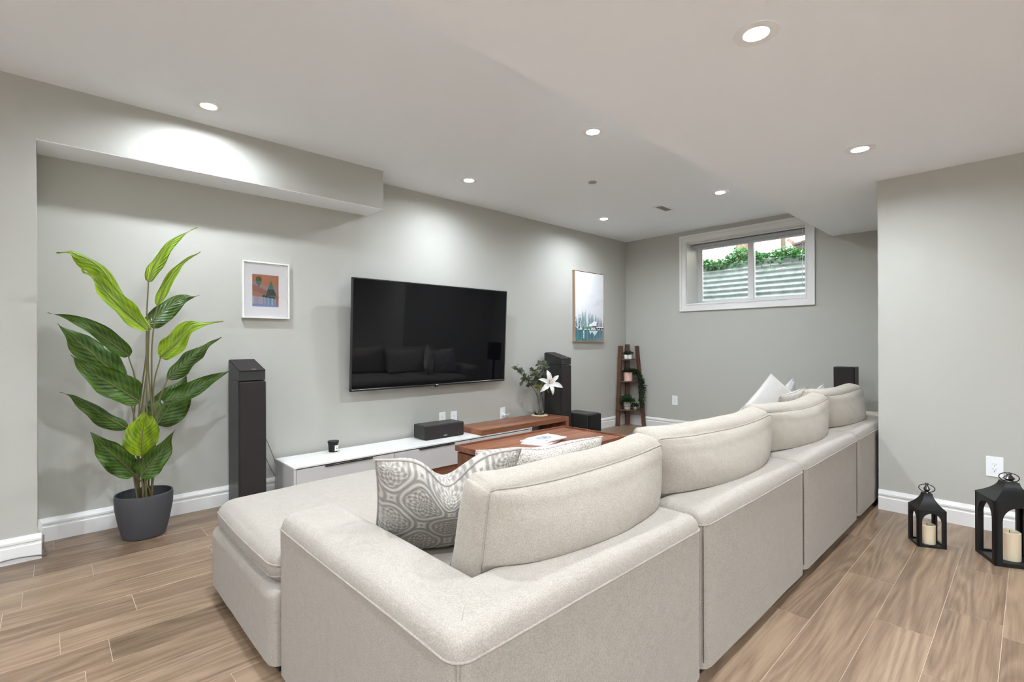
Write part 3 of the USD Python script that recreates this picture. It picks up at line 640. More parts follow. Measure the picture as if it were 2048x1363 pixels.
part(t, 'wall_bracket', bbox(2.45, 2.9, 3.925, YT, 1.05, 1.40, .004), M_BLACK, False)

def picture_small(u, v):
    c = lerp(S(176, 128, 104), S(196, 132, 96), v)
    c = over(c, S(178, 140, 138), ((v > .55 - .18 * u) & (v < .78 - .25 * u) & (u < .62)) | ((v > .48) & (v < .66) & (u > .5)))
    c = over(c, S(160, 116, 104), (v < .70 - .36 * u) & (v > .52 - .3 * u))
    k = n2(u, v, 22, 22, 3)
    leaf = ((np.abs(u - .25) < .10 * np.clip((v - .6) / .15, 0, 1)) & (v > .62) & (v < .93 - .4 * np.abs(u - .25)))
    c = over(c, S(96, 104, 60), leaf & (v > .78)); c = over(c, S(96, 140, 136), leaf & (v <= .78)); c = over(c, S(70, 96, 72), leaf & (k > .56))
    cone = (np.abs(u - .70) < .17 * np.clip((.83 - v) / .42, 0, 1)) & (v > .36) & (v < .83)
    c = over(c, S(88, 134, 138), cone & (v > .55)); c = over(c, S(52, 82, 78), cone & (v <= .55)); c = over(c, S(104, 116, 52), cone & (np.abs(k - .42) < .03))
    band = (v < .42 - .12 * u) & (v > .34 - .12 * u) & (u > .38) & (u < .85); c = over(c, S(60, 78, 92), band)
    low = v < .34 - .08 * u
    c = over(c, S(164, 152, 166), low & (u < .5)); c = over(c, S(112, 148, 170), low & (u >= .5) & (u < .86)); c = over(c, S(190, 200, 214), low & (np.abs(np.sin(u * 60)) > .86) & (u < .86))
    c = over(c, S(140, 150, 196), v < .10 - .04 * u)
    return c * (0.94 + .12 * n2(u, v, 60, 60, 5)[..., None])
t = thing('picture_frame', 'small white framed print with a wide mount, left of the television', 'picture', (1.193, YT, 1.55))
px0, px1, pz0, pz1, py = 1.022, 1.352, 1.343, 1.764, YT
fr = Polygon([(px0, pz0), (px1, pz0), (px1, pz1), (px0, pz1)]).difference(sbox(px0 + .010, pz0 + .010, px1 - .010, pz1 - .010))
part(t, 'frame', stand_up(extrude(fr, .034), '-y', (0, py, 0)), M_LACQUER, False)
part(t, 'backing', box(px0 + .005, px1 - .005, py - .006, py - .001, pz0 + .005, pz1 - .005), M_LACQUER, False)
mo = sbox(px0 + .009, pz0 + .009, px1 - .009, pz1 - .009).difference(sbox(px0 + .072, pz0 + .088, px1 - .073, pz1 - .094))
part(t, 'mount', stand_up(extrude(mo, .002), '-y', (0, py - .009, 0)), plain('mount_board', S(250, 248, 246), .8), False)
painted(t, 'print', px0 + .068, px1 - .069, pz0 + .084, pz1 - .09, py - .0085, (70, 84), picture_small, .6)
part(t, 'glazing', box(px0 + .0095, px1 - .0095, py - .0155, py - .0145, pz0 + .0095, pz1 - .0095), M_GLAZING, False)

def lake(u, v):
    fog = n2(u, v, 3, 4, 2)
    c = lerp(S(228, 228, 230), S(242, 241, 240), np.clip(v * 1.2 - .3 + .5 * (fog - .5), 0, 1))
    c = over(c, S(214, 216, 218), np.clip((n2(u, v, 5, 9, 4) - .5) * 3, 0, .6) * (v > .5) * np.clip(u * 1.6 - .2, 0, 1) * np.clip((.85 - v) * 4, 0, 1))
    sh = .19                                            # waterline
    def trees(u, v):
        m = np.zeros_like(u); tone = np.zeros_like(u)
        r = np.random.default_rng(11)
        for k in range(58):
            x = r.uniform(-.02, 1.02); top = .335 + .14 * (np.exp(-((x - .42) / .32) ** 2)) * r.uniform(.55, 1.0) + r.uniform(-.02, .02); w_ = r.uniform(.025, .05)
            hgt = np.clip((top - v) / .22, 0, 1); inside = (np.abs(u - x) < w_ * hgt * (.75 + .25 * np.sin(v * 240 + k))) & (v < top) & (v > sh)
            m = np.where(inside, 1, m); tone = np.where(inside, r.uniform(0, 1) * .6 + .4 * np.clip((v - sh) * 4, 0, 1), tone)
        return m, tone
    m, tone = trees(u, v)
    def treecol(tone, u):
        a = lerp(S(82, 112, 116), S(158, 182, 184), np.clip(tone, 0, 1)); b = lerp(S(110, 116, 116), S(176, 180, 180), np.clip(tone, 0, 1)); t_ = np.clip((u - .72) * 5, 0, 1)[..., None]
        return a * (1 - t_) + b * t_
    c = c * (1 - m[..., None]) + treecol(tone, u) * m[..., None]
    vm = 2 * sh - v                                      # mirrored in the lake
    water = v < sh - .03
    wc = lerp(S(78, 134, 134), S(120, 138, 144), np.clip(u * 1.1 - .1 + .3 * (n2(u, v, 6, 14, 8) - .5), 0, 1))
    mm, tt = trees(u, vm + .0); wc = over(wc, S(52, 84, 92), mm * .55); c = np.where(water[..., None], wc, c)
    shore = (v <= sh + .012) & (v >= sh - .03); c = over(c, S(220, 224, 226), shore * (n2(u, v, 26, 30, 6) > .42)); c = over(c, S(70, 84, 84), shore * (n2(u, v, 26, 30, 6) <= .42))
    c = over(c, S(96, 140, 108), ((np.abs(u - .42) < .14) & (v < sh + .012) & (v > sh - .02)))
    snow = (n2(u, v, 34, 30, 9) > .62) & (v > sh) & (v < sh + .16) & (u < .55); c = over(c, S(214, 226, 228), snow * .85)
    def house(x, w_, zb, h): return (np.abs(u - x) < w_ * np.clip((zb + h - v) / (h * .62), 0, 1)) & (v > zb) & (v < zb + h)
    def walls(x, w_, zb, h): return (np.abs(u - x) < w_) & (v > zb) & (v < zb + h)
    c = over(c, S(120, 96, 92), walls(.68, .10, sh + .005, .05)); c = over(c, S(244, 246, 248), house(.68, .13, sh + .03, .075)); c = over(c, S(240, 242, 246), house(.53, .06, sh + .02, .045)); c = over(c, S(110, 84, 82), walls(.77, .02, sh + .01, .06))
    for x, w_, h in ((.68, .11, .07), (.53, .05, .05)):
        c = over(c, S(206, 216, 220), (np.abs(u - x) < w_ * np.clip((v - (sh - .05 - h)) / h, 0, 1)) & (v < sh - .045) & (v > sh - .05 - h))
    c = over(c, S(28, 36, 38), (u > .76) & (v > sh - .022) & (v < sh + .0) & (np.abs(np.sin(u * 40)) > .25)); c = over(c, S(232, 236, 238), (u > .74) & (v > sh) & (v < sh + .018))
    c = over(c, S(210, 226, 226), (np.abs(u - .29) < .018) & (np.abs(v - .09) < .055) & (n2(u, v, 40, 50, 2) > .4))
    return c
t = thing('lake_canvas', 'tall canvas of a misty pine forest and lake in a pale wood frame', 'picture', (5.1, YT, 1.62))
lx0, lx1, lz0, lz1 = 4.795, 5.408, 1.168, 2.068
fr = sbox(lx0, lz0, lx1, lz1).difference(sbox(lx0 + .007, lz0 + .007, lx1 - .007, lz1 - .007))
part(t, 'frame', stand_up(extrude(fr, .042), '-y', (0, YT, 0)), M_PALE_WOOD, False)
part(t, 'canvas', box(lx0 + .011, lx1 - .011, YT - .034, YT - .004, lz0 + .011, lz1 - .011), M_LACQUER, False)
painted(t, 'print', lx0 + .011, lx1 - .011, lz0 + .011, lz1 - .011, YT - .0346, (170, 250), lake, .8)

# ------------------------------------------------------------------ media console and what stands on it
CF, CB, CT = 3.536, 3.925, .286
t = thing('media_console', 'low media console, white cabinet sliding under a walnut bench', 'cabinet', (2.7, 3.73, 0))
part(t, 'plinth', box(1.30, 3.58, CF + .03, CB, 0, .068), M_WALNUT, False, 'dark walnut plinth')
part(t, 'cabinet_body', cat_(bbox(1.238, 1.256, CF + .004, CB, .066, CT - .014, .0015), box(1.256, 3.60, CF + .025, CB, .066, CT - .03), bbox(3.60, 3.618, CF + .004, CB, .066, CT - .014, .0015)), M_GREY_FRONT, False)
part(t, 'cabinet_top', bbox(1.236, 3.618, CF, CB, CT - .014, CT, .0015), M_LACQUER, False)
for a, b_, h in ((1.259, 2.024, (1.46, 1.835)), (2.029, 2.815, (2.26, 2.625)), (2.82, 3.598, None)):
    d = part(t, 'drawer_front', bbox(a, b_, CF + .006, CF + .024, .070, CT - .022, .0015), M_GREY_FRONT, False)
    if h: part(d, 'finger_pull', bbox(h[0], h[1], CF - .006, CF + .008, CT - .031, CT - .021, .002), M_GUN, False)
prof = Polygon([(2.93, CT + .001), (2.955, CT + .047), (4.195, CT + .047), (4.195, 0), (4.148, 0), (4.148, CT + .001)])
part(t, 'bench_top', stand_up(extrude(prof, CB - CF + .004), '-y', (0, CB, 0)), M_WALNUT, False, 'walnut bench with one slab leg')

t = thing('centre_speaker', 'long black centre speaker lying on the white console top', 'speaker', (2.63, 3.78, CT))
cs = lambda x0, x1, y0, y1, z0, z1: mv(bbox(x0, x1, y0, y1, z0, z1, .008), rz=-.012, about=(2.63, 3.78, 0))
part(t, 'cabinet', cs(2.424, 2.846, 3.705, 3.89, CT + .002, CT + .128), M_BLACK_VINYL, False)
part(t, 'grille', cs(2.422, 2.848, 3.683, 3.71, CT + .002, CT + .128), M_GRILLE, False)
part(t, 'maker_badge', mv(bbox(2.615, 2.655, 3.6805, 3.684, CT + .022, CT + .030, .001), rz=-.012, about=(2.63, 3.78, 0)), M_METAL, False, 'small silver badge')
part(t, 'rubber_foot', cyl(2.46, 3.73, CT, CT + .003, .008), M_FOOT, False); part(t, 'rubber_foot', cyl(2.81, 3.73, CT, CT + .003, .008), M_FOOT, False)

obj('candle_saucer', lathe([(0, CT), (.044, CT), (.050, CT + .010), (.048, CT + .011), (.042, CT + .006), (0, CT + .006)], 40, (1.640, 3.815)), plain('cream_stoneware', S(232, 228, 214), .4), 'small cream saucer under the black candle jar', 'saucer')
t = thing('candle_jar', 'black lidded candle jar with a white label, on the white console', 'candle', (1.640, 3.815, CT + .006))
part(t, 'jar', lathe([(0, CT + .007), (.034, CT + .007), (.0355, CT + .009), (.039, CT + .078), (.036, CT + .078), (0, CT + .078)], 40, (1.640, 3.815)), M_BLACK, 30)
part(t, 'lid', lathe([(0, CT + .078), (.0415, CT + .078), (.043, CT + .081), (.043, CT + .091), (.041, CT + .094), (.020, CT + .0945), (0, CT + .0945)], 40, (1.640, 3.815)), M_BLACK, 30)
a0 = -1.25; aa = np.linspace(a0 - .45, a0 + .45, 12)
lab = np.stack([np.stack([1.640 + (.0375 + .0026 * (zz / .05)) * np.cos(aa) * 1.012, 3.815 + (.0375 + .0026 * (zz / .05)) * np.sin(aa) * 1.012, np.full_like(aa, CT + .018 + zz)], -1) for zz in (0, .045)], 1)
part(t, 'label', gridmesh(lab), plain('paper_label', S(236, 236, 232), .7), True, 'white paper label')
ink = plain('label_ink', S(60, 60, 58), .7)
def on_jar(x, z, w_, h): 
    a = a0 + x / .039; q = np.linspace(-w_ / 2, w_ / 2, 4) / .039 + a
    return gridmesh(np.stack([np.stack([1.640 + .0404 * np.cos(q), 3.815 + .0404 * np.sin(q), np.full_like(q, CT + z + s)], -1) for s in (0, h)], 1))
part(t, 'label_print', cat_(on_jar(0, .056, .018, .002), on_jar(0, .036, .009, .004), on_jar(0, .033, .004, .010), on_jar(0, .024, .014, .0015)), ink, True)

BZ = CT + .047
obj('vase_mat', lathe([(0, BZ), (.092, BZ), (.095, BZ + .003), (.093, BZ + .006), (0, BZ + .006)], 48, (4.030, 3.825)), plain('straw_mat', S(222, 204, 170), .8, noise=.1, nscale=80), 'round pale straw mat under the glass vase', 'mat')
VX, VY, VZ = 4.030, 3.825, BZ + .006
t = thing('glass_vase', 'clear glass bottle vase holding leafy stems and a lily', 'vase', (VX, VY, VZ))
part(t, 'glass', lathe([(0, VZ + .0005), (.050, VZ + .0005), (.058, VZ + .008), (.056, VZ + .05), (.042, VZ + .14), (.030, VZ + .22), (.031, VZ + .27), (.034, VZ + .285), (.0315, VZ + .285), (.0285, VZ + .268), (.0275, VZ + .22), (.039, VZ + .14), (.053, VZ + .05), (.054, VZ + .012), (0, VZ + .008)], 40, (VX, VY)), M_GLASS, True)
M_EUC = leaf_mat('eucalyptus_leaf', [(0, S(100, 106, 84)), (.5, S(134, 138, 112)), (1, S(180, 178, 150))], .25)
M_STEM = plain('thin_stem', S(92, 88, 62), .6)
def V3(x, z, dy=0.0): return (VX + (x - 4.0) , VY + dy, z)
rng = np.random.default_rng(21)
t = thing('eucalyptus_bunch', 'bunch of grey-green eucalyptus stems standing in the glass vase', 'flowers', (VX, VY, VZ))
C_, D_ = [], []
ends = [((-.39, .90), -.02), ((-.30, .86), .02), ((-.16, .80), -.05), ((-.05, .84), .03), ((.02, .92), .0), ((.08, .90), -.03), ((-.24, .72), .04), ((-.1, .74), -.06)]
for (dx, ez), dy in ends:
    st = spline([(VX - .02 * np.sign(dx), VY + dy * .2, VZ + .012), (VX + dx * .10, VY + dy * .5, VZ + .22), (VX + dx * .45, VY + dy, .70), (VX + dx * .8, VY + dy, (.70 + ez) / 2 + .04), (VX + dx, VY + dy, ez)], 22)
    part(t, 'stem', tube(st, np.linspace(.0026, .0012, 22), 5), M_STEM, True)
    for k in range(10, 22):
        for s in range(2):
            C_.append(st[k] + rng.normal(0, .006, 3)); D_.append(np.array([rng.normal(), rng.normal(), rng.normal(.2, .6)]))
part(t, 'foliage', leaf_cloud(np.array(C_), np.array(D_), .062, .72, .1, 5), M_EUC, False, kind='stuff')
M_PETAL = mat('lily_petal', {'p': ('principled_bsdf', {'base_color': S(244, 243, 236), 'roughness': .55}), 't': ('translucent_bsdf', {'color': S(244, 243, 236)}), 'x': ('mix_closure', {'fac': .25})}, [('p.BSDF', 'x.closure1'), ('t.BSDF', 'x.closure2')], 'x.closure')
t = thing('lily', 'white open lily with a green stem leaning out of the glass vase', 'flowers', (VX, VY, VZ))
HD = np.array([3.935, 3.58, .712])
part(t, 'stem', tube(spline([(VX + .03, VY + .02, VZ + .012), (VX + .005, VY - .01, VZ + .25), (VX - .04, VY - .13, .67), HD + (.01, .02, -.005)], 20), .0030, 6), plain('lily_stem', S(104, 112, 52), .6), True)
ax = np.array([-.55, -.78, .28]); ax /= np.linalg.norm(ax); e1 = np.cross(ax, [0, 0, 1]); e1 /= np.linalg.norm(e1); e2 = np.cross(e1, ax)
for k in range(6):
    a = k * PI / 3 + .35; dr = math.cos(a) * e1 + math.sin(a) * e2; sd = -math.sin(a) * e1 + math.cos(a) * e2; L = .150 if k % 2 else .135; W = .028 if k % 2 else .022
    s = np.linspace(0, 1, 14); g = []
    for q in np.linspace(-1, 1, 7):
        wv = W * np.sin(np.clip(s, 0, 1) ** .8 * PI) ** .8 * (1 + .06 * np.sin(s * 20 + k))
        out = dr[None] * (s * L)[:, None] + ax[None] * (.055 * np.sin(s * PI * .72) - .035 * s ** 3)[:, None] + sd[None] * (q * wv)[:, None] - ax[None] * (.010 * q * q * np.sin(s * PI))[:, None] * -1
        g.append(HD + out)
    part(t, 'petal', gridmesh(np.array(g)), M_PETAL, True)
for k in range(6):
    a = k * PI / 3; dr = .3 * (math.cos(a) * e1 + math.sin(a) * e2) + ax
    part(t, 'stamen', tube(np.array([HD, HD + dr * .04, HD + dr * .07 + np.array([0, 0, .006])]), (.0012, .0012, .0035), 5), plain('pollen', S(190, 150, 60), .7) if k == 0 else '/World/Looks/pollen', True)
part(t, 'bud', V(mv(lathe([(0, 0), (.010, .008), (.013, .03), (.009, .07), (0, .09)], 16), HD + np.array([-.02, .0, .02]), ry=.15)), plain('lily_bud', S(216, 214, 190), .6), True)
part(t, 'leaf', leaf_cloud(np.array([HD + (-.0, .1, -.06), HD + (-.01, .09, -.03), HD + (-.03, .12, -.06)]), np.array([(-.3, -.2, .6), (.3, -.3, -.5), (-.6, -.2, .2)]), .12, .5, .1, 2), plain('lily_leaf', S(116, 130, 40), .5), False)

# ------------------------------------------------------------------ speakers
def tower(x0, y0, label):
    W, D, h0, h1 = .168, .265, .965, 1.034
    t = thing('tower_speaker', label, 'speaker', (x0 + W / 2, y0 + D / 2, 0))
    part(t, 'cabinet', bbox(x0, x0 + W, y0 + .018, y0 + D, .0, .900, .003), M_BLACK_VINYL, False)
    part(t, 'grille', bbox(x0 + .001, x0 + W + .003, y0 - .004, y0 + .020, .02, .895, .008), M_GRILLE, False)
    sh = Polygon([(y0, .903), (y0 + D, .903), (y0 + D, h1), (y0 + D - .006, h1), (y0, h0)])
    m = V(extrude(sh, W - .004)); m = trimesh.Trimesh(np.stack([m[0][:, 2] + x0 + .002, m[0][:, 0], m[0][:, 1]], 1), m[1]); m.fix_normals()
    part(t, 'top_cabinet', m, M_BLACK_VINYL, False)
    sl = math.atan2(h1 - h0, D - .006)
    gp = mv(bbox(x0 + .001, x0 + W - .001, 0, (D - .01) / math.cos(sl), 0, .011, .003), rx=sl, about=(0, 0, 0)); gp = mv(gp, (0, y0 - .004, h0 - .002))
    part(t, 'top_grille', gp, M_GRILLE, False)
    bd = mv(mv(bbox(x0 + W * .48, x0 + W * .66, .012, .02, .011, .0118, .0003), rx=sl, about=(0, 0, 0)), (0, y0 - .004, h0 - .002))
    part(t, 'maker_badge', bd, M_METAL, False, 'small silver badge')
    return t
tower(.924, 3.655, 'tall black tower speaker with a sloping top, between the floor plant and the console')
tower(4.215, 3.655, 'tall black tower speaker with a sloping top, at the right end of the walnut bench')
t = thing('subwoofer', 'black cube subwoofer on the floor right of the far tower speaker', 'speaker', (4.5, 3.6, 0))
part(t, 'cabinet', bbox(4.402, 4.632, 3.43, 3.78, .02, .343, .010), M_BLACK_VINYL, False); part(t, 'front_grille', bbox(4.405, 4.629, 3.412, 3.432, .03, .337, .006), M_BLACK, False)
for x in (4.43, 4.60):
    for y in (3.46, 3.75): part(t, 'foot', cyl(x, y, 0, .022, .016, n=16), M_FOOT, 30)
t = thing('surround_speaker', 'small black box speaker on a stand by the back wall', 'speaker', (5.68, 1.255, 0))
part(t, 'cabinet', bbox(5.612, 5.765, 1.166, 1.342, .60, .905, .004), M_BLACK, False); part(t, 'grille', bbox(5.600, 5.614, 1.170, 1.338, .605, .900, .004), M_GRILLE, False)
part(t, 'stand_pole', cyl(5.69, 1.254, .02, .60, .018), M_BLACK, 30); part(t, 'stand_base', lathe([(0, 0), (.13, 0), (.13, .012), (.03, .024), (0, .024)], 32, (5.69, 1.254)), M_BLACK, 30)
M_WIRE = plain('speaker_wire', S(120, 112, 100), .6)
t = thing('speaker_cable', 'two thin speaker wires hanging from the left tower speaker behind the console', 'cable', (1.2, 3.94, .2))
part(t, 'wire', tube(spline([(1.085, 3.925, .62), (1.15, 3.93, .50), (1.20, 3.935, .38), (1.245, 3.94, .25), (1.29, 3.94, .08)], 24), .0028, 6), M_WIRE, True)
part(t, 'wire', tube(spline([(1.085, 3.925, .45), (1.16, 3.93, .33), (1.206, 3.935, .22), (1.25, 3.935, .13), (1.285, 3.935, .02)], 24), .0028, 6), M_WIRE, True)
t = thing('floor_cable', 'thin brown cable along the foot of the left wall pier, by the niche corner', 'cable', (-.05, 3.66, 0))
part(t, 'wire', tube(spline([(-.9, 3.662, .006), (-.35, 3.664, .010), (-.16, 3.662, .030), (-.06, 3.662, .024), (-.022, 3.69, .010), (-.014, 3.76, .012), (-.026, 3.86, .02), (-.028, 3.93, .05)], 40), .0035, 6), M_WIRE, True)

# ------------------------------------------------------------------ coffee table and magazines
t = thing('coffee_table', 'walnut coffee table with a tray rim, in front of the sofa', 'table', (2.78, 2.575, 0))
cx0, cx1, cy0, cy1, ch = 2.166, 3.388, 2.245, 2.912, .402
part(t, 'base', bbox(cx0 + .012, cx1 - .012, cy0 + .012, cy1 - .012, .03, .352, .003), M_WALNUT_Z, False)
part(t, 'shadow_gap', box(cx0 + .03, cx1 - .03, cy0 + .03, cy1 - .03, .35, .366), M_FOOT, False)
part(t, 'tray_top', bbox(cx0 + .002, cx1 - .002, cy0 + .002, cy1 - .002, .364, .388, .002), M_WALNUT, False)
rimp = sbox(cx0, cy0, cx1, cy1).difference(sbox(cx0 + .014, cy0 + .014, cx1 - .014, cy1 - .014))
part(t, 'tray_rim', extrude(rimp, ch - .364, .364), M_WALNUT, False)
part(t, 'toe_plinth', box(cx0 + .06, cx1 - .06, cy0 + .06, cy1 - .06, 0, .032), M_FOOT, False)
def mag_a(u, v):
    k = n2(u, v, 5, 5, 3); c = lerp(S(228, 226, 226), S(236, 232, 228), v); c = over(c, S(196, 120, 118), (k > .58) & (u > .2) & (v < .8)); c = over(c, S(120, 112, 104), (n2(u, v, 14, 14, 5) > .62) & (u > .1) & (u < .95) & (v > .05) & (v < .9)); return over(c, S(60, 58, 60), (v > .93) & (np.abs(np.sin(u * 30)) > .5) & (u < .6) & (v < .97))
def mag_b(u, v):
    c = lerp(S(232, 232, 230), S(238, 236, 234), v); g = ((u - .42) / .33) ** 2 + ((v - .55) / .26) ** 2
    c = over(c, S(132, 132, 134), np.clip(1.4 - g, 0, 1) * (g < 1.2)); c = over(c, S(180, 180, 182), (g < .55) * (n2(u, v, 12, 12, 2) > .5)); return over(c, S(70, 66, 66), (v < .12) & (v > .06) & (u > .1) & (u < .4) & (np.abs(np.sin(u * 80)) > .4))
M_PAPER = plain('magazine_paper', S(230, 228, 226), .5)
def magazine(loc, rz, func, label, thick=.008, size=(.275, .21), bend=0.0):
    t = thing('magazine', label, 'magazine', loc, math.degrees(rz)); w_, h_ = size
    q = box(-w_ / 2, w_ / 2, -h_ / 2, h_ / 2, 0, thick); q = q.subdivide().subdivide(); v, f = V(q); v[:, 2] += bend * np.clip(v[:, 0] / w_ + .1, 0, 1) ** 2
    part(t, 'pages', (v, f), M_PAPER, 30, local=True)
    g = [np.stack([x, np.full(12, y), 0], -1) if False else None for x, y in ()]
    u, w2 = np.meshgrid(np.linspace(0, 1, 44), np.linspace(0, 1, 36), indexing='ij'); xx = (u - .5) * w_ * .998
    P = np.stack([xx, (w2 - .5) * h_ * .998, thick + .0006 + bend * np.clip(xx / w_ + .1, 0, 1) ** 2], -1); col = np.clip(func(u, w2), 0, 1).reshape(-1, 3)
    p = part(t, 'cover', gridmesh(P), mat_print(.35), True, local=True)
    UsdGeom.PrimvarsAPI(stage.GetPrimAtPath(p)).CreatePrimvar('print_color', Sdf.ValueTypeNames.Color3fArray, 'vertex').Set([Gf.Vec3f(*map(float, c)) for c in col])
magazine((2.745, 2.590, .3885), .32, mag_a, 'lowest magazine of the stack on the walnut coffee table', .008)
magazine((2.770, 2.615, .3975), .22, mag_a, 'middle magazine with a red and white cover, in the coffee table stack', .006)
magazine((2.815, 2.600, .4045), .02, mag_b, 'top magazine with a grey picture, on the coffee table stack', .008, (.26, .20), .006)

# ------------------------------------------------------------------ ladder shelf in the corner and its plants
t = thing('ladder_shelf', 'dark wood three-tier corner ladder shelf holding small potted plants', 'shelf', (5.85, 3.85, 0))
def bar(p, q, w_, d, yaw=0.0):
    p, q = np.array(p, float), np.array(q, float); pts = []
    for e in (p, q):
        for a in (-w_ / 2, w_ / 2):
            for b_ in (-d / 2, d / 2): pts.append(e + np.array([a * math.cos(yaw) - b_ * math.sin(yaw), a * math.sin(yaw) + b_ * math.cos(yaw), 0]))
    return hull(pts)
part(t, 'leg', bar((5.700, 3.925, 0), (5.795, 3.935, 1.105), .036, .05), M_LADDER, False)
part(t, 'leg', bar((5.935, 3.660, 0), (5.945, 3.775, 1.105), .05, .036), M_LADDER, False)
part(t, 'leg', bar((5.930, 3.918, 0), (5.930, 3.918, 1.125), .055, .055, .785), M_LADDER, False)
SHZ = (.234, .622, .926)
for z, r in zip(SHZ, (.262, .215, .172)):
    ct = (5.945, 3.938); pts = [ct] + [(ct[0] - r * math.cos(a) * (1 - .10 * math.sin(2 * a)), ct[1] - r * math.sin(a) * (1 - .10 * math.sin(2 * a))) for a in np.linspace(0, PI / 2, 12)]
    part(t, 'shelf_board', extrude(Polygon(pts).buffer(0), .016, z - .017), M_LADDER, False)
rng = np.random.default_rng(5)
def ball_leaves(c, r, n, up=.5, flat=.8):
    d = rng.normal(size=(n, 3)); d[:, 2] = np.abs(d[:, 2]) * up + .05; d /= np.linalg.norm(d, axis=1, keepdims=True); q = np.array(c) + d * (r * rng.uniform(.25, .9, n))[:, None] * np.array([1, 1, flat]); return q, d + rng.normal(0, .35, (n, 3))
M_DGREEN = leaf_mat('dark_green_leaf', [(0, S(40, 58, 32)), (.6, S(76, 98, 56)), (1, S(126, 142, 90))], .25)
M_VARIEG = leaf_mat('pale_flower_leaf', [(0, S(58, 84, 48)), (.55, S(108, 128, 78)), (.8, S(206, 206, 150)), (1, S(226, 226, 196))], .2)
M_WHITEPOT = plain('white_ceramic', S(236, 234, 230), .3); M_PINK = plain('pink_ceramic', S(226, 184, 170), .5); M_GREYPOT = plain('grey_ceramic', S(186, 182, 176), .55); M_SOIL = plain('soil', S(52, 40, 30), .95, noise=.4, nscale=90)
def planter(name, label, x, y, z, r, h, pot, spec, taper=.85, group=None):
    t = thing(name, label, 'plant', (x, y, z), group=group)
    part(t, 'pot', lathe([(0, z), (r * taper, z), (r, z + h), (r * .9, z + h), (r * .87, z + h * .85), (0, z + h * .85)], 28, (x, y)), pot, 30)
    part(t, 'soil', cyl(x, y, z + h * .84, z + h * .87, r * .86), M_SOIL, False)
    return t
z = SHZ[2] + .0
for x, y, r, lab in ((5.842, 3.880, .031, 'tiny succulent in a white pot, left one on the top ladder shelf'), (5.868, 3.835, .027, 'tiny succulent in a white pot, right one on the top ladder shelf')):
    t = planter('succulent', lab, x, y, z, r, .058, M_WHITEPOT, None)
    q, d = ball_leaves((x, y, z + .055), .045, 60, 1.2, 1.0); part(t, 'foliage', leaf_cloud(q, d, .030, .4, 0, 3), M_DGREEN, False, kind='stuff')
x, y, z = 5.835, 3.845, SHZ[1]
t = planter('trailing_plant', 'pink pot with a dark green plant trailing over the middle ladder shelf', x, y, z, .060, .118, M_PINK, None, .95)
q, d = ball_leaves((x + .01, y, z + .11), .085, 170, 1.0, .8); Q, D = [q], [d]
for k in range(11):
    s = spline([(x + .02, y - .01, z + .13), (x + .055 + rng.uniform(-.02, .03), y - .10 + rng.uniform(-.02, .02), z + .12), (x + .075 + rng.uniform(-.03, .03), y - .165 + rng.uniform(-.03, .02), z - .02), (x + .06 + rng.uniform(-.04, .04), y - .18 + rng.uniform(-.04, .03), z - .10 - rng.uniform(0, .26))], 30)
    part(t, 'vine', tube(s, .0014, 4), '/World/Looks/dark_green_stem' if k else plain('dark_green_stem', S(60, 74, 44), .6), True)
    i = rng.integers(4, 30, 62); Q.append(s[i] + rng.normal(0, .013, (62, 3))); D.append(rng.normal(0, 1, (62, 3)) + np.array([0, 0, -.3]))
part(t, 'foliage', leaf_cloud(np.vstack(Q), np.vstack(D), .034, .5, .1, 9), M_DGREEN, False, kind='stuff')
x, y, z = 5.800, 3.838, SHZ[0]
t = planter('flowering_plant', 'grey pot with a pale-flowered bushy plant on the lowest ladder shelf', x, y, z, .050, .095, M_GREYPOT, None, .85)
part(t, 'pot_groove', tube([(x + .0462 * math.cos(a), y + .0462 * math.sin(a), z + .040) for a in np.linspace(0, 2 * PI, 28, endpoint=False)], .0016, 5, closed=True), M_SLOT, True)
q, d = ball_leaves((x, y, z + .095), .102, 300, .9, 1.0); part(t, 'foliage', leaf_cloud(q, d, .038, .6, .1, 4), M_VARIEG, False, kind='stuff')
x, y, z = 5.895, 3.770, SHZ[0]
t = planter('flower_sprig', 'little white flower sprig at the right edge of the lowest ladder shelf', x, y, z, .022, .030, M_WHITEPOT, None)
q, d = ball_leaves((x, y, z + .028), .06, 90, .9, .9); part(t, 'foliage', leaf_cloud(q, d, .030, .7, .1, 6), M_VARIEG, False, kind='stuff')

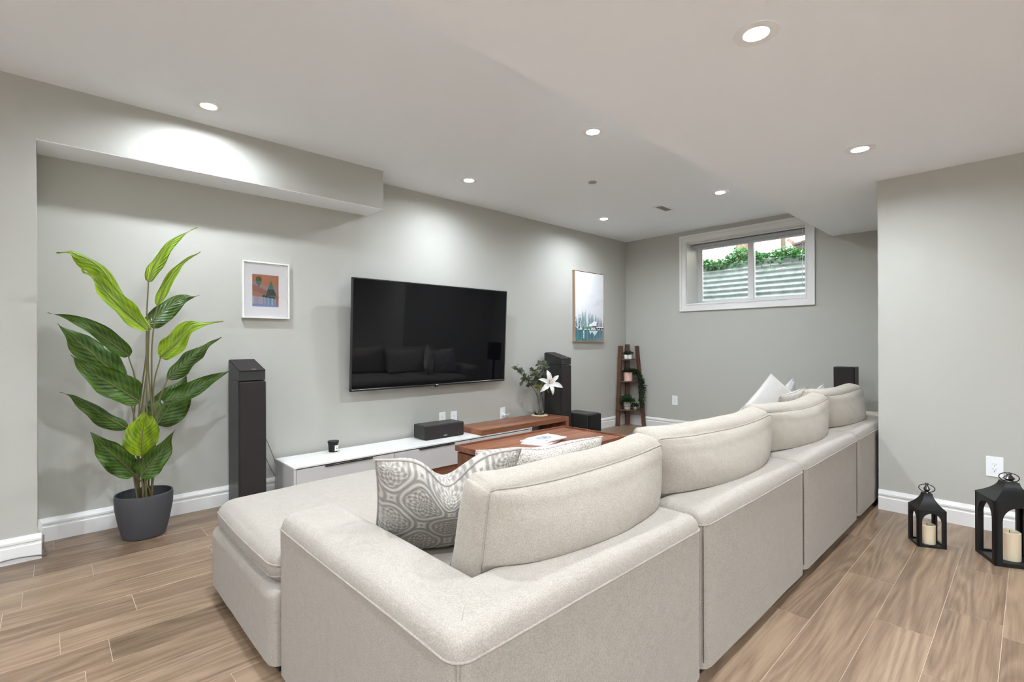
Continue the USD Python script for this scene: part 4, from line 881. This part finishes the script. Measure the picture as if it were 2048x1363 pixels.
# ------------------------------------------------------------------ big floor plant
def blade_mat(name, dark, light, vein, trans=.4):
    return mat(name, {'uv': ('uvmap', {'attribute': 'st'}), 'sx': ('separate_xyz', {}), 'ab': ('math', {'math_type': 'absolute'}), 'k': ('math', {'math_type': 'multiply_add', 'value2': -3.2}), 'sy': ('math', {'math_type': 'multiply', 'value2': 12.0}), 'f': ('math', {'math_type': 'multiply', 'value2': 6.2832}), 'sn': ('math', {'math_type': 'sine'}),
        'vr': ('map_range', {'from_min': .55, 'from_max': 1.0, 'clamp': True}), 'mid': ('map_range', {'from_min': .07, 'from_max': .02, 'clamp': True}), 'vm': ('math', {'math_type': 'maximum'}), 'v5': ('math', {'math_type': 'multiply', 'value2': .22}),
        'n': ('noise_texture', {'scale': 3.0, 'detail': 3}), 'nr': ('rgb_ramp', {'ramp': [(.35, dark), (.65, light)]}), 'c': ('mix', {'color2': vein}), 'b': ('bump', {'strength': .4, 'distance': .003}),
        'p': ('principled_bsdf', {'roughness': .36, 'specular_ior_level': .5}), 't': ('translucent_bsdf', {}), 'x': ('mix_closure', {'fac': trans})},
        [('uv.UV', 'sx.vector'), ('sx.x', 'ab.value1'), ('sx.y', 'sy.value1'), ('ab.value', 'k.value1'), ('sy.value', 'k.value3'), ('k.value', 'f.value1'), ('f.value', 'sn.value1'), ('sn.value', 'vr.value'), ('ab.value', 'mid.value'),
         ('vr.result', 'vm.value1'), ('mid.result', 'vm.value2'), ('vm.value', 'v5.value1'), ('uv.UV', 'n.vector'), ('n.fac', 'nr.fac'), ('nr.color', 'c.color1'), ('v5.value', 'c.fac'), ('c.color', 'p.base_color'), ('c.color', 't.color'),
         ('sn.value', 'b.height'), ('b.normal', 'p.normal'), ('p.BSDF', 'x.closure1'), ('t.BSDF', 'x.closure2')], 'x.closure')
BLADE = {'lime': blade_mat('lime_blade', S(96, 128, 20), S(160, 190, 40), S(196, 214, 90)), 'dark': blade_mat('deep_green_blade', S(40, 68, 20), S(82, 114, 38), S(130, 152, 80), .25)}  # lime blades: young leaves, with light shining through put into the colour
PX, PY = .415, 3.690
LEAVES = [
 ([(0.426, 3.5, 1.235), (0.285, 3.462, 1.412), (0.198, 3.425, 1.562), (0.097, 3.387, 1.617), (0.029, 3.35, 1.616)], 0.070, 'lime', .9, .5),
 ([(0.414, 3.49, 1.227), (0.281, 3.45, 1.362), (0.178, 3.42, 1.494), (0.119, 3.39, 1.543)], 0.060, 'lime', .5, .9),
 ([(0.429, 3.62, 1.525), (0.471, 3.64, 1.645), (0.558, 3.66, 1.797), (0.695, 3.68, 1.9)], 0.046, 'lime', .8, .8),
 ([(0.47, 3.6, 1.379), (0.513, 3.62, 1.495), (0.585, 3.64, 1.627), (0.707, 3.66, 1.747)], 0.042, 'lime', 1.0, .8),
 ([(0.435, 3.72, 1.268), (0.504, 3.747, 1.339), (0.614, 3.773, 1.435), (0.727, 3.8, 1.476)], 0.066, 'dark', .5, .2),
 ([(0.484, 3.62, 1.073), (0.559, 3.597, 1.145), (0.646, 3.573, 1.253), (0.811, 3.55, 1.294)], 0.072, 'lime', .6, .5),
 ([(0.516, 3.6, 0.942), (0.593, 3.573, 1.022), (0.68, 3.547, 1.113), (0.79, 3.52, 1.197)], 0.078, 'dark', 1.0, .6),
 ([(0.509, 3.66, 0.798), (0.618, 3.647, 0.831), (0.738, 3.633, 0.913), (0.887, 3.62, 0.991)], 0.074, 'dark', .8, .3),
 ([(0.488, 3.76, 0.648), (0.549, 3.78, 0.745), (0.606, 3.80, 0.851), (0.659, 3.82, 0.949)], 0.115, 'dark', .3, .2),
 ([(0.337, 3.58, 1.083), (0.237, 3.553, 1.175), (0.12, 3.527, 1.269), (-0.005, 3.5, 1.319)], 0.058, 'dark', .7, .3),
 ([(0.311, 3.6, 0.936), (0.216, 3.573, 1.049), (0.111, 3.547, 1.175), (0.033, 3.52, 1.261)], 0.086, 'dark', .6, .3),
 ([(0.378, 3.52, 0.821), (0.273, 3.467, 0.912), (0.165, 3.413, 1.002), (0.076, 3.36, 1.099)], 0.088, 'dark', .5, .4),
 ([(0.332, 3.62, 0.659), (0.238, 3.587, 0.737), (0.141, 3.553, 0.833), (0.042, 3.52, 0.902)], 0.060, 'dark', .8, .5),
 ([(0.364, 3.62, 0.388), (0.293, 3.597, 0.486), (0.215, 3.573, 0.587), (0.157, 3.55, 0.678)], 0.078, 'dark', .5, .2),
 ([(0.382, 3.5, 0.51), (0.379, 3.453, 0.609), (0.383, 3.407, 0.713), (0.392, 3.36, 0.781)], 0.092, 'lime', .5, .1),
 ([(0.385, 3.58, 0.38), (0.427, 3.553, 0.442), (0.492, 3.527, 0.539), (0.54, 3.5, 0.643)], 0.076, 'dark', .5, .6),
]
t = thing('floor_plant', 'tall broad-leaved green plant in a charcoal pot, in the wall niche', 'plant', (PX, PY, 0))
part(t, 'pot', lathe([(0, .0), (.100, .0), (.108, .006), (.128, .09), (.143, .18), (.146, .235), (.1435, .258), (.139, .260), (.136, .256), (.138, .22), (.125, .12), (.10, .11), (0, .11)], 56, (PX, PY)), plain('charcoal_pot', S(66, 66, 68), .55, bump=.05, bscale=300), 40)
part(t, 'soil', cyl(PX, PY, .11, .15, .125, .128), M_SOIL, False)
M_PET = plain('petiole', S(112, 104, 68), .5); M_STALK = plain('brown_stalk', S(74, 58, 42), .7)
part(t, 'trunk', tube(spline([(PX, PY, .13), (PX - .004, PY - .006, .3), (PX + .004, PY - .01, .55)], 12), (.013,) * 6 + (.007,) * 6, 8), M_STALK, True)
toC = np.array([-PX, -PY, .0]); toC /= np.linalg.norm(toC)
for k, (pts, hw, kind, fold, up) in enumerate(LEAVES):
    mid = spline(pts, 34); tg = np.gradient(mid, axis=0); tg /= np.linalg.norm(tg, axis=1, keepdims=True)
    s = np.linspace(0, 1, 34); wv = hw * np.clip(np.sin(np.clip(s * 1.04, 0, 1) ** .62 * PI), 0, 1) ** .75 * (1 - .62 * np.clip((s - .62) / .38, 0, 1) ** 1.1); wv[-1] = .0006
    N0 = toC * 1.0 + np.array([0, 0, 1]) * up; side = np.cross(tg, N0); side /= np.linalg.norm(side, axis=1, keepdims=True); nn = np.cross(side, tg)
    g = []; Uq = np.linspace(-1, 1, 17)
    tw = .25 * np.sin(s * 4 + k)
    for q in Uq:
        rip = .20 * np.sin(s * 17 + k * 2 + (1.2 if q > 0 else 0)) * np.abs(q) ** 1.6 * hw
        cs, sn_ = np.cos(fold * .9 * np.abs(q) + tw * np.sign(q)), np.sin(fold * .9 * np.abs(q) + tw * np.sign(q))
        g.append(mid + side * (q * wv * cs)[:, None] + nn * (np.abs(q) * wv * sn_ * (1 if k % 2 else -1) * .8 + rip)[:, None])
    g = np.array(g); uv = np.stack(np.meshgrid(Uq, s, indexing='ij'), -1).reshape(-1, 2)
    p = part(t, 'leaf', gridmesh(g), BLADE[kind], True, uv=uv)
    part(p, 'midrib', tube(mid[:-2] + nn[:-2] * .001, np.linspace(.0034, .0008, 32), 6), M_PET, True)
    b0 = np.array(pts[0]); z0 = .14 + .02 * (k % 5)
    a = k * 2.4; st = spline([(PX + .034 * math.cos(a), PY + .034 * math.sin(a), z0), (PX + (b0[0] - PX) * .30 + .034 * math.cos(a), PY + (b0[1] - PY) * .3 + .03 * math.sin(a), z0 + (b0[2] - z0) * .45), (PX + (b0[0] - PX) * .6, PY + (b0[1] - PY) * .7, z0 + (b0[2] - z0) * .8), b0 + tg[0] * .01], 22)
    part(t, 'stem', tube(st, np.linspace(.0056, .0034, 22), 7), M_PET, True)

# ------------------------------------------------------------------ lanterns
def lantern(B, d, side, h, apex, fin, label, seed):
    """B: nearest bottom corner; d: direction of the side that runs away to the left."""
    d = np.array(d, float); d /= np.linalg.norm(d); rz = math.atan2(d[1], d[0]); e = np.array([d[1], -d[0]]); cxy = np.array(B) + (d + e) * side / 2
    t = thing('lantern', label, 'lantern', (cxy[0], cxy[1], 0), math.degrees(rz)); hs = side / 2; th = side * .07; k = side / .2
    arch_w, arch_z0, arch_z1 = side * .69, side * .10, h - side * .13
    ap = Polygon([(-arch_w / 2, arch_z0)] + [(arch_w / 2, arch_z0)] + [(arch_w / 2 * math.cos(a), arch_z1 - arch_w / 2 * 1.1 + arch_w / 2 * 1.1 * math.sin(a)) for a in np.linspace(0, PI, 17)])
    fp = Polygon([(-hs, 0), (hs, 0), (hs, h), (-hs, h)]).difference(ap)
    for q in range(4):
        m = stand_up(extrude(fp, th), '-y', (0, -hs + th, 0)); part(t, 'arched_panel', mv(m, rz=q * PI / 2), M_BLACK, False, local=True)
    part(t, 'base_plate', box(-hs + th, hs - th, -hs + th, hs - th, .004, side * .06), M_BLACK, False, local=True)
    rg = []
    for s in np.linspace(0, 1, 9):
        hw = hs * 1.02 + (.028 * k - hs) * (1 - (1 - s) ** 1.75); rg.append([(x * hw, y * hw, h + (apex - h) * s) for x, y in ((-1, -1), (1, -1), (1, 1), (-1, 1))])
    rg = np.array(rg); v = rg.reshape(-1, 3); f = [(a * 4 + i, a * 4 + (i + 1) % 4, a * 4 + 4 + (i + 1) % 4, a * 4 + 4 + i) for a in range(8) for i in range(4)] + [(32, 33, 34, 35), (3, 2, 1, 0)]
    part(t, 'roof', (v, f), M_BLACK, 25, local=True)
    z = apex; H_ = fin - apex
    part(t, 'finial', lathe([(0, z - .002), (.017 * k, z - .002), (.013 * k, z + H_ * .12), (.024 * k, z + H_ * .38), (.010 * k, z + H_ * .72), (.009 * k, z + H_ * .80), (.013 * k, z + H_ * .9), (.010 * k, z + H_), (0, z + H_)], 24), plain('aged_pewter', S(90, 88, 84), .25, metal=.9) if seed == 0 else '/World/Looks/aged_pewter', 30, local=True)
    R = .030 + .008 * k; la = math.atan2(cxy[1], cxy[0]) + PI / 2 - rz; part(t, 'ring', tube([(R * math.cos(a) * math.cos(la), R * math.cos(a) * math.sin(la), z + H_ * .46 + R * math.sin(a) * .62) for a in np.linspace(0, 2 * PI, 36, endpoint=False)], .0022, 8, closed=True), M_BLACK, True, local=True)
    return cxy
M_WAX = mat('candle_wax', {'p': ('principled_bsdf', {'base_color': S(224, 204, 172), 'roughness': .5, 'subsurface_weight': .35, 'subsurface_scale': .01})})
c1 = lantern((3.542, .443), (.110, .055), .131, .2075, .290, .346, 'smaller black metal lantern with arched openings, by the sofa end', 0)
c2 = lantern((3.521, .133), (.181, .085), .200, .331, .416, .462, 'larger black metal lantern with arched openings, below the wall socket', 1)
for c_, r, z0, z1, lab in ((c1, .039, .009, .114, 'cream pillar candle inside the smaller black lantern'), (c2, .045, .013, .158, 'cream pillar candle inside the larger black lantern')):
    t = thing('pillar_candle', lab, 'candle', (c_[0], c_[1], z0))
    part(t, 'wax', lathe([(0, z0), (r, z0), (r, z1 - .004), (r - .004, z1), (r * .6, z1 - .006), (0, z1 - .010)], 32, tuple(c_)), M_WAX, 40)
    part(t, 'wick', cyl(c_[0], c_[1], z1 - .012, z1 + .004, .0012, n=8), M_FOOT, False)

# ------------------------------------------------------------------ sockets, vent, detector
def socket(x, y, z, facing, label, rec=True, w_=.078, h_=.122, plug=False, side=0):
    t = thing('wall_socket', label, 'socket', (x, y, z))
    P = lambda poly, th, off: stand_up(extrude(poly, th), facing, (x, y, z)) if off == 0 else mv(stand_up(extrude(poly, th), facing, (x, y, z)), {'-y': (0, -off, 0), '-x': (-off, 0, 0)}[facing])
    rp = sbox(-w_ / 2, -h_ / 2, w_ / 2, h_ / 2)
    v, f = V(bbox(-w_ / 2, w_ / 2, -h_ / 2, h_ / 2, 0, .006, .0025)); part(t, 'cover_plate', stand_up((v, f), facing, (x, y, z)), M_PLASTIC, False)
    part(t, 'receptacle', P(sbox(-.0165, -.0335, .0165, .0335), .0014, .006), M_PLASTIC, False)
    if rec:
        sl = []
        for zz in (.017, -.014):
            for a in (-.0063, .0063): sl.append(P(sbox(a - .0009, zz - .004, a + .0009, zz + .004), .0004, .0074))
            sl.append(P(Point(0, zz - .0105).buffer(.0024), .0004, .0074))
        part(t, 'slots', cat_(*sl), M_SLOT, False)
    if plug: part(t, 'plug', mv(bbox(-.014, .014, -.03, 0, -.014, .014, .004), (x, y - .0074, z - .016)), M_PLASTIC, False); part(t, 'plug_lead', tube(spline([(x, y - .036, z - .016), (x + .03, y - .045, z - .02), (x + .06, y - .04, z - .012), (x + .075, y - .03, z - .05), (x + .07, y - .03, z - .06)], 16), .003, 6), M_PLASTIC, True)
    return t
socket(2.940, YT, .412, '-y', 'white wall socket behind the centre speaker, right-hand one of the pair')
socket(2.800, YT, .414, '-y', 'white wall socket behind the centre speaker, left-hand one of the pair')
socket(3.600, YT, .388, '-y', 'white wall socket with a plug, just above the walnut bench', plug=True)
socket(.400, YT, .413, '-y', 'white wall socket mostly hidden behind the floor plant stems')
socket(XB, 3.225, .390, '-x', 'white wall socket on the back wall right of the ladder shelf')
socket(XR, .158, .390, '-x', 'white double wall socket above the larger lantern on the right wall')
t = thing('ceiling_vent', 'white rectangular air vent in the ceiling near the window', 'vent', (4.763, 2.688, HC))
vp = sbox(4.630, 2.630, 4.896, 2.745); vh = sbox(4.650, 2.648, 4.876, 2.727)
part(t, 'frame', mv(extrude(vp.difference(vh), .006), (0, 0, HC - .006)), M_RING, False)
part(t, 'duct_shadow', box(4.65, 4.876, 2.648, 2.727, HC - .0012, HC - .0004), M_SLOT, False)
for k in range(7): part(t, 'slat', mv(box(4.652, 4.874, -.0055, .0055, -.0008, .0008), (0, 2.654 + k * .0113, HC - .004), rx=.5), M_RING, False)
t = thing('ceiling_detector', 'small round grey cover on the ceiling between the recessed lamps', 'detector', (3.523, 2.683, HC))
part(t, 'cover', lathe([(0, HC - .010), (.030, HC - .010), (.037, HC - .006), (.038, HC), (0, HC)], 36, (3.523, 2.683)), plain('grey_cover', S(168, 168, 168), .5), 30)
